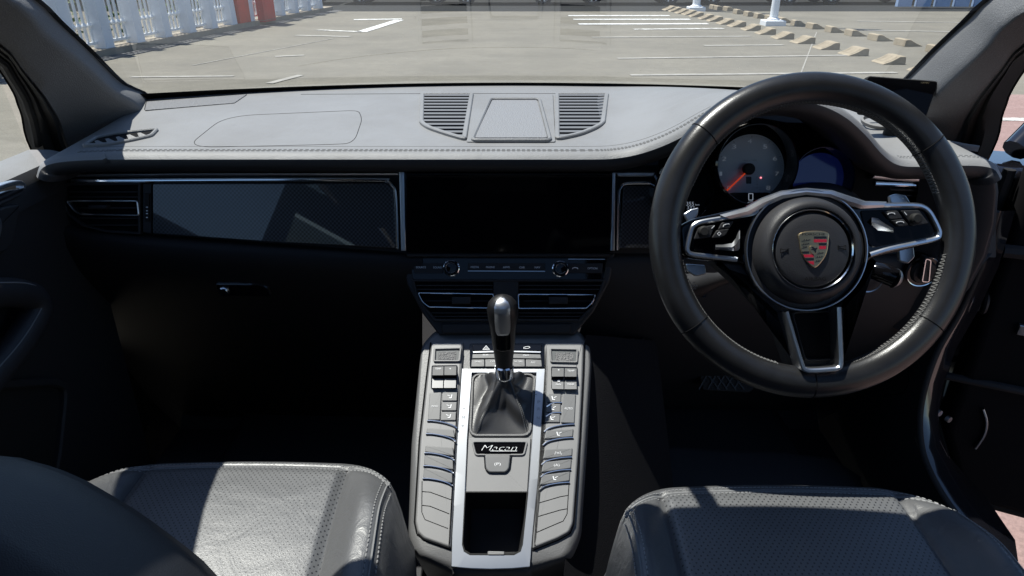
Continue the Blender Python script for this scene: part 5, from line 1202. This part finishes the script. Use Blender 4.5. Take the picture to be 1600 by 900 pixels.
for sg in (-1, 1):
    b = MB('headliner'); b.add([C3(sg*.60, HDR_Y-.06, HDR_Z-.0), C3(sg*.60, -1.9, HDR_Z-.05), C3(sg*.66, -1.9, HDR_Z-.10), C3(sg*.635, HDR_Y-.07, HDR_Z-.05)], [(0, 1, 2, 3)]); b.build('roof_rail', car)
    b = MB('headliner'); b.add([C3(sg*.74, .24, -.32), C3(sg*.74, .06, -.32), C3(sg*.635, .02, .08), C3(sg*.635, .16, .08)], [(0, 1, 2, 3)]); b.build('middle_pillar', car)
    b = MB('headliner'); b.add([C3(sg*.76, -1.15, -.32), C3(sg*.76, -2.0, -.32), C3(sg*.62, -2.0, .02), C3(sg*.635, -1.35, .05)], [(0, 1, 2, 3)]); b.build('rear_pillar', car)
    b = MB('tinted_glass'); b.add([C3(sg*.75, .06, -.31), C3(sg*.76, -1.25, -.31), C3(sg*.65, -1.3, .07), C3(sg*.65, .03, .08)], [(0, 1, 2, 3)]); b.build('rear_window', car, flat=True)
    b = MB('soft_plastic'); b.add([C3(sg*.78, -.02, -.30), C3(sg*.78, -2.0, -.30), C3(sg*.78, -2.0, -1.05), C3(sg*.78, -.02, -1.05)], [(0, 1, 2, 3)]); b.build('rear_side', car)
b = MB('soft_plastic'); b.add([C3(-.8, -2.0, -.3), C3(.8, -2.0, -.3), C3(.8, -2.0, -1.05), C3(-.8, -2.0, -1.05)], [(0, 1, 2, 3)]); b.build('rear_panel', car)
b = MB('tinted_glass'); b.add([C3(-.66, -2.0, -.29), C3(.66, -2.0, -.29), C3(.6, -1.92, .05), C3(-.6, -1.92, .05)], [(0, 1, 2, 3)]); b.build('rear_window', car, flat=True)
b = MB('dark_leather'); b.box((-.68, -.95, .55), (.68, -.45, .85)); b.box((-.68, -1.1, .85), (.68, -.93, 1.22)); b.build('rear_bench', car)
b = MB('carpet'); b.add([C3(-.80, -2, -1.03), C3(.74, -2, -1.03), C3(.74, 1.35, -1.03), C3(-.80, 1.35, -1.03), C3(.74, 1.75, -.6), C3(-.80, 1.75, -.6), C3(.74, 1.75, -.34), C3(-.80, 1.75, -.34)], [(0, 1, 2, 3), (3, 2, 4, 5), (5, 4, 6, 7)])
b.add([C3(-.14, .2, -1.03), C3(-.11, .2, -.93), C3(.11, .2, -.93), C3(.14, .2, -1.03), C3(-.16, 1.5, -1.03), C3(-.13, 1.5, -.80), C3(.13, 1.5, -.80), C3(.16, 1.5, -1.03)], [(0, 4, 5, 1), (1, 5, 6, 2), (2, 6, 7, 3), (0, 1, 2, 3)])
b.build('floor_carpet', car, flat=True)
# bonnet and front wings
b = MB('car_paint'); rows = []
for Y, z, w_ in ((1.60, -.335, .80), (1.72, -.36, .84), (2.1, -.42, .86), (2.5, -.53, .83), (2.75, -.70, .76), (2.82, -1.1, .72)): rows.append([V((w_*(-1+2*i/16), Y+.1*(1-(-1+2*i/16)**2), z+H-.05*abs(-1+2*i/16)**4)) for i in range(17)])
b.rows(rows); b.build('bonnet', car, ang=70)
for sg in (-1, 1):
    b = MB('car_paint'); b.add([C3(sg*.80, 1.2, -.33), C3(sg*.86, 1.75, -.40), C3(sg*.83, 2.6, -.60), C3(sg*.76, 2.8, -1.1), C3(sg*.84, 1.2, -1.1)], [(0, 1, 2, 3, 4)]); b.build('front_wing', car)
# driver side door opening: kick panel, seal, jamb, sill
b = MB('soft_plastic'); rows = []
for (x, y, Y) in ((1330, 470, 1.30), (1400, 470, 1.20), (1460, 470, 1.10), (1478, 480, 1.075)):
    pass
kp = [[(1300, 500, 1.5), (1400, 500, 1.22), (1455, 500, 1.12), (1480, 500, 1.08)], [(1290, 560, 1.5), (1380, 560, 1.24), (1425, 560, 1.12), (1452, 560, 1.065)], [(1280, 620, 1.5), (1360, 620, 1.26), (1405, 620, 1.12), (1436, 620, 1.04)], [(1280, 690, 1.4), (1350, 690, 1.24), (1400, 690, 1.08), (1430, 690, 1.0)], [(1300, 740, 1.3), (1360, 740, 1.16), (1420, 740, 1.02), (1448, 740, .955)], [(1330, 785, 1.2), (1400, 785, 1.06), (1455, 785, .96), (1476, 785, .915)], [(1390, 850, 1.1), (1450, 850, .95), (1500, 850, .87), (1520, 850, .84)]]
b.rows([[aY(*q) for q in r] for r in kp]); kpn = b.build('kick_panel', car, ang=80)
b = MB('groove'); b.tube([aY(x, y, Y) for x, y, Y in ((1418, 528, 1.145), (1419, 600, 1.10), (1412, 614, 1.105), (1372, 620, 1.19))], .0012, 5); b.build('panel_seam', kpn)
b = MB('rubber'); sl_ = [(1556, 330, 1.07), (1530, 420, 1.08), (1498, 490, 1.078), (1466, 545, 1.062), (1446, 600, 1.04), (1437, 650, 1.02), (1440, 700, .985), (1455, 742, .945), (1480, 785, .905), (1515, 830, .865), (1560, 880, .82)]
b.tube(smooth([aY(*q) for q in sl_], 5), .006, 10); b.build('door_seal', kpn)
b = MB('car_paint'); rows = []
for q in sl_:
    p = aY(*q); rows.append([p, p+V((.035, .004, 0)), p+V((.06, .05, 0)), p+V((.075, .16, .0))])
b.rows(rows); jb = b.build('door_jamb', car, ang=70)
b = MB('brush_silver')
for x, y, Y in ((1446, 640, 1.07), (1461, 650, 1.07)): pl = PL(aY(x, y, Y)+V((.02, -.01, 0)), (.4, -.9, 0)); b.disc(pl, (0, 0), .006, -.004, .003, 14); b.px(pl, [(x-3, y-14), (x+3, y-14), (x+3, y+14), (x-3, y+14)], -.003, .002, .0005)
b.build('hinge_bolt', jb)
b = MB('car_paint'); g = PL(C3(0, 0, -.93), (0, 0, 1)); b.prism(g, [(.70, -.1), (.80, -.1), (.80, .84), (.72, .84)], -.12, 0, .01); b.build('door_sill', car)

# ---------------------------------------------------------------- passenger door (closed)
pd_ = thing('passenger_door', C3(-.74, .6, -.7), 'closed dark door panel beside the passenger seat with pull handle and pocket', 'door')
b = MB('pad_leather'); rows = []
for Y in (-.02, .25, .5, .75, .95, 1.05, 1.10, 1.13):
    w_ = 1 if Y < 1 else 1-.25*(Y-1)/.15
    rows.append([C3(-.815, Y, -.30), C3(-.80, Y, -.292), C3(-.765, Y, -.292), C3(-.738, Y, -.298), C3(-.724, Y, -.312), C3(-.72, Y, -.34)])
b.rows([r[:4] for r in rows]); b.use('soft_plastic'); b.rows([r[3:] for r in rows]); b.build('sill_top', pd_, ang=70)
DR = PL(C3(-.725, .9, -.5), (1, 0, 0), (0, 1, 0))
b = MB('soft_plastic'); DRp = [(-.05, -.335), (1.12, -.335), (1.12, -.40), (1.10, -1.0), (-.05, -1.0)]
b.prism(DR, [(y-.9, z+.5) for y, z in DRp], -.03, 0, .004); b.build('door_panel', pd_)
def dstrip(m, pts, w_, h0, h1, nm, bev=.001): b = MB(m); b.band(DR, smooth(DR.poly(pts, h1), 4), w_, h0, h1, closed=False, bev=bev); return b.build(nm, pd_)
dstrip('brush_silver', [(-60, 318), (-20, 302), (10, 290), (30, 285), (38, 288), (39, 294)], .006, -.001, .010, 'trim_strip')
b = MB('carbon_weave'); b.px(DR, [(-40, 318), (12, 298), (38, 294), (34, 305), (0, 322), (-40, 345)], -.001, .007, .001, .004); b.build('carbon_insert', pd_)
b = MB('soft_plastic'); b.px(DR, [(-50, 345), (10, 322), (33, 318), (30, 345), (22, 382), (10, 394), (-50, 405)], -.001, .012, .004, .006); rc = b.build('handle_recess', pd_)
b = MB('brush_silver'); b.px(DR, [(-50, 335), (2, 336), (7, 350), (3, 372), (-6, 390), (-50, 395)], .011, .022, .004, .01); b.build('release_lever', rc)
b = MB('dark_leather'); pts = smooth([DR.at(x, y, .03) for x, y in ((-60, 640), (-20, 595), (20, 548), (46, 508), (56, 484), (50, 466), (30, 458), (0, 457), (-60, 460))], 5); b.tube(pts, .021, 12); b.build('armrest_grip', pd_)
b = MB('dark_stitch'); b.tube([p+V((.016, 0, .015)) for p in pts], .001, 5); b.build('grip_seam', bpy.data.objects['armrest_grip'])
b = MB('soft_plastic'); P = rpoly(DR.poly([(-60, 604), (84, 596), (103, 604), (104, 622), (96, 700), (84, 780), (-60, 800)], .01), .01, 4); b.band(DR, ccw(P), .014, -.001, .014, bev=.003); b.use('rubber'); b.prism(DR, ccw(P), -.001, .004); b.build('door_speaker', pd_)
b = MB('rubber'); fr = [p+V((-.008, 0, 0)) for p in smooth(P4, 3)]; b.tube(fr, .007, 8); b.tube([C3(-.66, .64, .06), C3(-.655, .3, .075), C3(-.66, -.06, .075)], .008, 8); b.build('window_frame', pd_)
b = MB('clear_glass'); b.add([C3(-.80, -.05, -.295), C3(-.80, 1.13, -.295), P4[5]+V((-.014, 0, 0)), C3(-.66, .64, .06), C3(-.655, -.05, .075)], [(0, 1, 2, 3, 4)]); b.build('side_window', pd_, flat=True)
b = MB('car_paint'); b.add([C3(-.83, -.05, -.31), C3(-.83, 1.15, -.31), C3(-.87, 1.18, -.7), C3(-.85, 1.15, -1.08), C3(-.85, -.05, -1.08), C3(-.87, -.05, -.7)], [(0, 1, 2, 5), (5, 2, 3, 4)]); b.build('outer_skin', pd_)

# ---------------------------------------------------------------- driver door, swung open
hinge = C3(.825, 1.17, -.6); dd = V((.90, -.436, 0)).normalized(); di = V((-dd.y, dd.x, 0))*-1   # di: inner side, towards the driver
if di.y > 0: di = -di
drv = thing('driver_door', hinge, 'black driver door swung open on the right with a mirror at its front', 'door')
def dp(s, z, o): return hinge+dd*s+di*o+V((0, 0, z+.6))
def dprism(b, P, o0, o1, bev=.004):
    pl = PL(dp(0, -.6, 0), di, dd if V((0, 0, 1)).dot(di.cross(dd)) > 0 else -dd); sgn = 1 if pl.e1.dot(dd) > 0 else -1
    return b.prism(pl, [(sgn*s, z+.6) for s, z in P], o0, o1, bev)
b = MB('car_paint'); dprism(b, [(0, -.33), (1.05, -.30), (1.08, -.8), (1.0, -1.045), (.06, -1.045), (0, -.95)], -.12, .0, .02); b.build('outer_skin', drv)
b = MB('black_void'); dprism(b, [(.05, -.31), (1.02, -.285), (1.03, -.85), (.98, -1.0), (.12, -1.0), (.05, -.85)], .0, .05, .02); dpn = b.build('door_panel', drv)
b = MB('soft_plastic'); b.tube([dp(.05, -.46, .055), dp(.2, -.45, .062), dp(.5, -.44, .07), dp(.9, -.43, .06)], .012, 8); b.tube([dp(.0, -.735, .03), dp(.12, -.72, .055), dp(.4, -.715, .06), dp(.8, -.71, .06)], .008, 8); b.build('armrest_rail', dpn)
b = MB('rubber'); b.tube([dp(.03, -.33, .012), dp(.02, -.6, .012), dp(.035, -.9, .012), dp(.10, -1.015, .012), dp(.95, -1.015, .012)], .010, 8); b.build('door_seal', drv)
b = MB('seat_side')
for k in range(7): pl = PL(dp(-.02+.012*k, -.57, .035), dd); b.lathe(pl, (0, 0), [(.018, -.004), (.022, 0), (.018, .004)], 16)
b.build('cable_boot', drv)
b = MB('brush_silver'); pl = PL(dp(.12, -.60, .053), di, -dd); b.prism(pl, [(-.012, -.01), (.012, -.01), (.012, .01), (-.012, .01)], -.01, .006, .002); pl = PL(dp(.11, -.82, .053), di, -dd); b.band(pl, smooth([(0, .045), (-.006, .01), (-.002, -.02), (.01, -.045)], 4), .004, -.005, .004, closed=False, bev=.001); b.build('door_bracket', drv)
b = MB('chrome'); b.tube([dp(.14, -.39, .056), dp(.19, -.375, .075), dp(.28, -.37, .078), dp(.33, -.38, .056)], .006, 8); b.build('release_lever', drv)
# door mirror
mp = dp(.10, -.20, -.12); b = MB('car_paint'); rows = []
for s, r in ((-.5, .2), (-.45, .62), (-.25, .92), (0, 1), (.3, .95), (.46, .75), (.5, .3)): rows.append([mp+dd*(.22*s+.1)+di*(.055*r*cos(2*pi*k/20))+V((0, 0, .075*r*sin(2*pi*k/20))) for k in range(20)])
b.rows(rows, cu=True, cap=True); b.tube([dp(.04, -.31, -.05), dp(.08, -.26, -.10), mp+dd*.06], .022, 10); mr = b.build('mirror_housing', drv)
pl = PL(mp+dd*.1+di*.054, di, -dd); b = MB('chrome'); b.prism(pl, rpoly([(-.085, -.05), (.085, -.055), (.08, .05), (-.07, .05)], .02, 4), 0, .003); b.build('mirror_glass', mr)

# ---------------------------------------------------------------- rear-view mirror under the windscreen head
rv = thing('interior_mirror', ws(0, .86), 'interior mirror hanging under the top of the windscreen', 'mirror')
mp = C3(.0, .66, .06); b = MB('rubber'); PLm = PL(mp, (0.12, -1, -.1)); q = rpoly([(-.11, -.03), (.11, -.03), (.115, .02), (.08, .037), (-.08, .037), (-.115, .02)], .02, 5); b.prism(PLm, q, -.03, 0, .006, bottom=True); b.build('mirror_housing', rv); b = MB('chrome'); b.prism(PLm, offs(ccw(q), .006), 0, .0015); b.build('mirror_glass', rv)
b = MB('rubber'); b.tube([mp+V((0, .03, .0)), mp+V((0, .06, .05)), ws(0, .88)+V((0, -.01, -.01))], .012, 8); b.build('mirror_arm', rv)
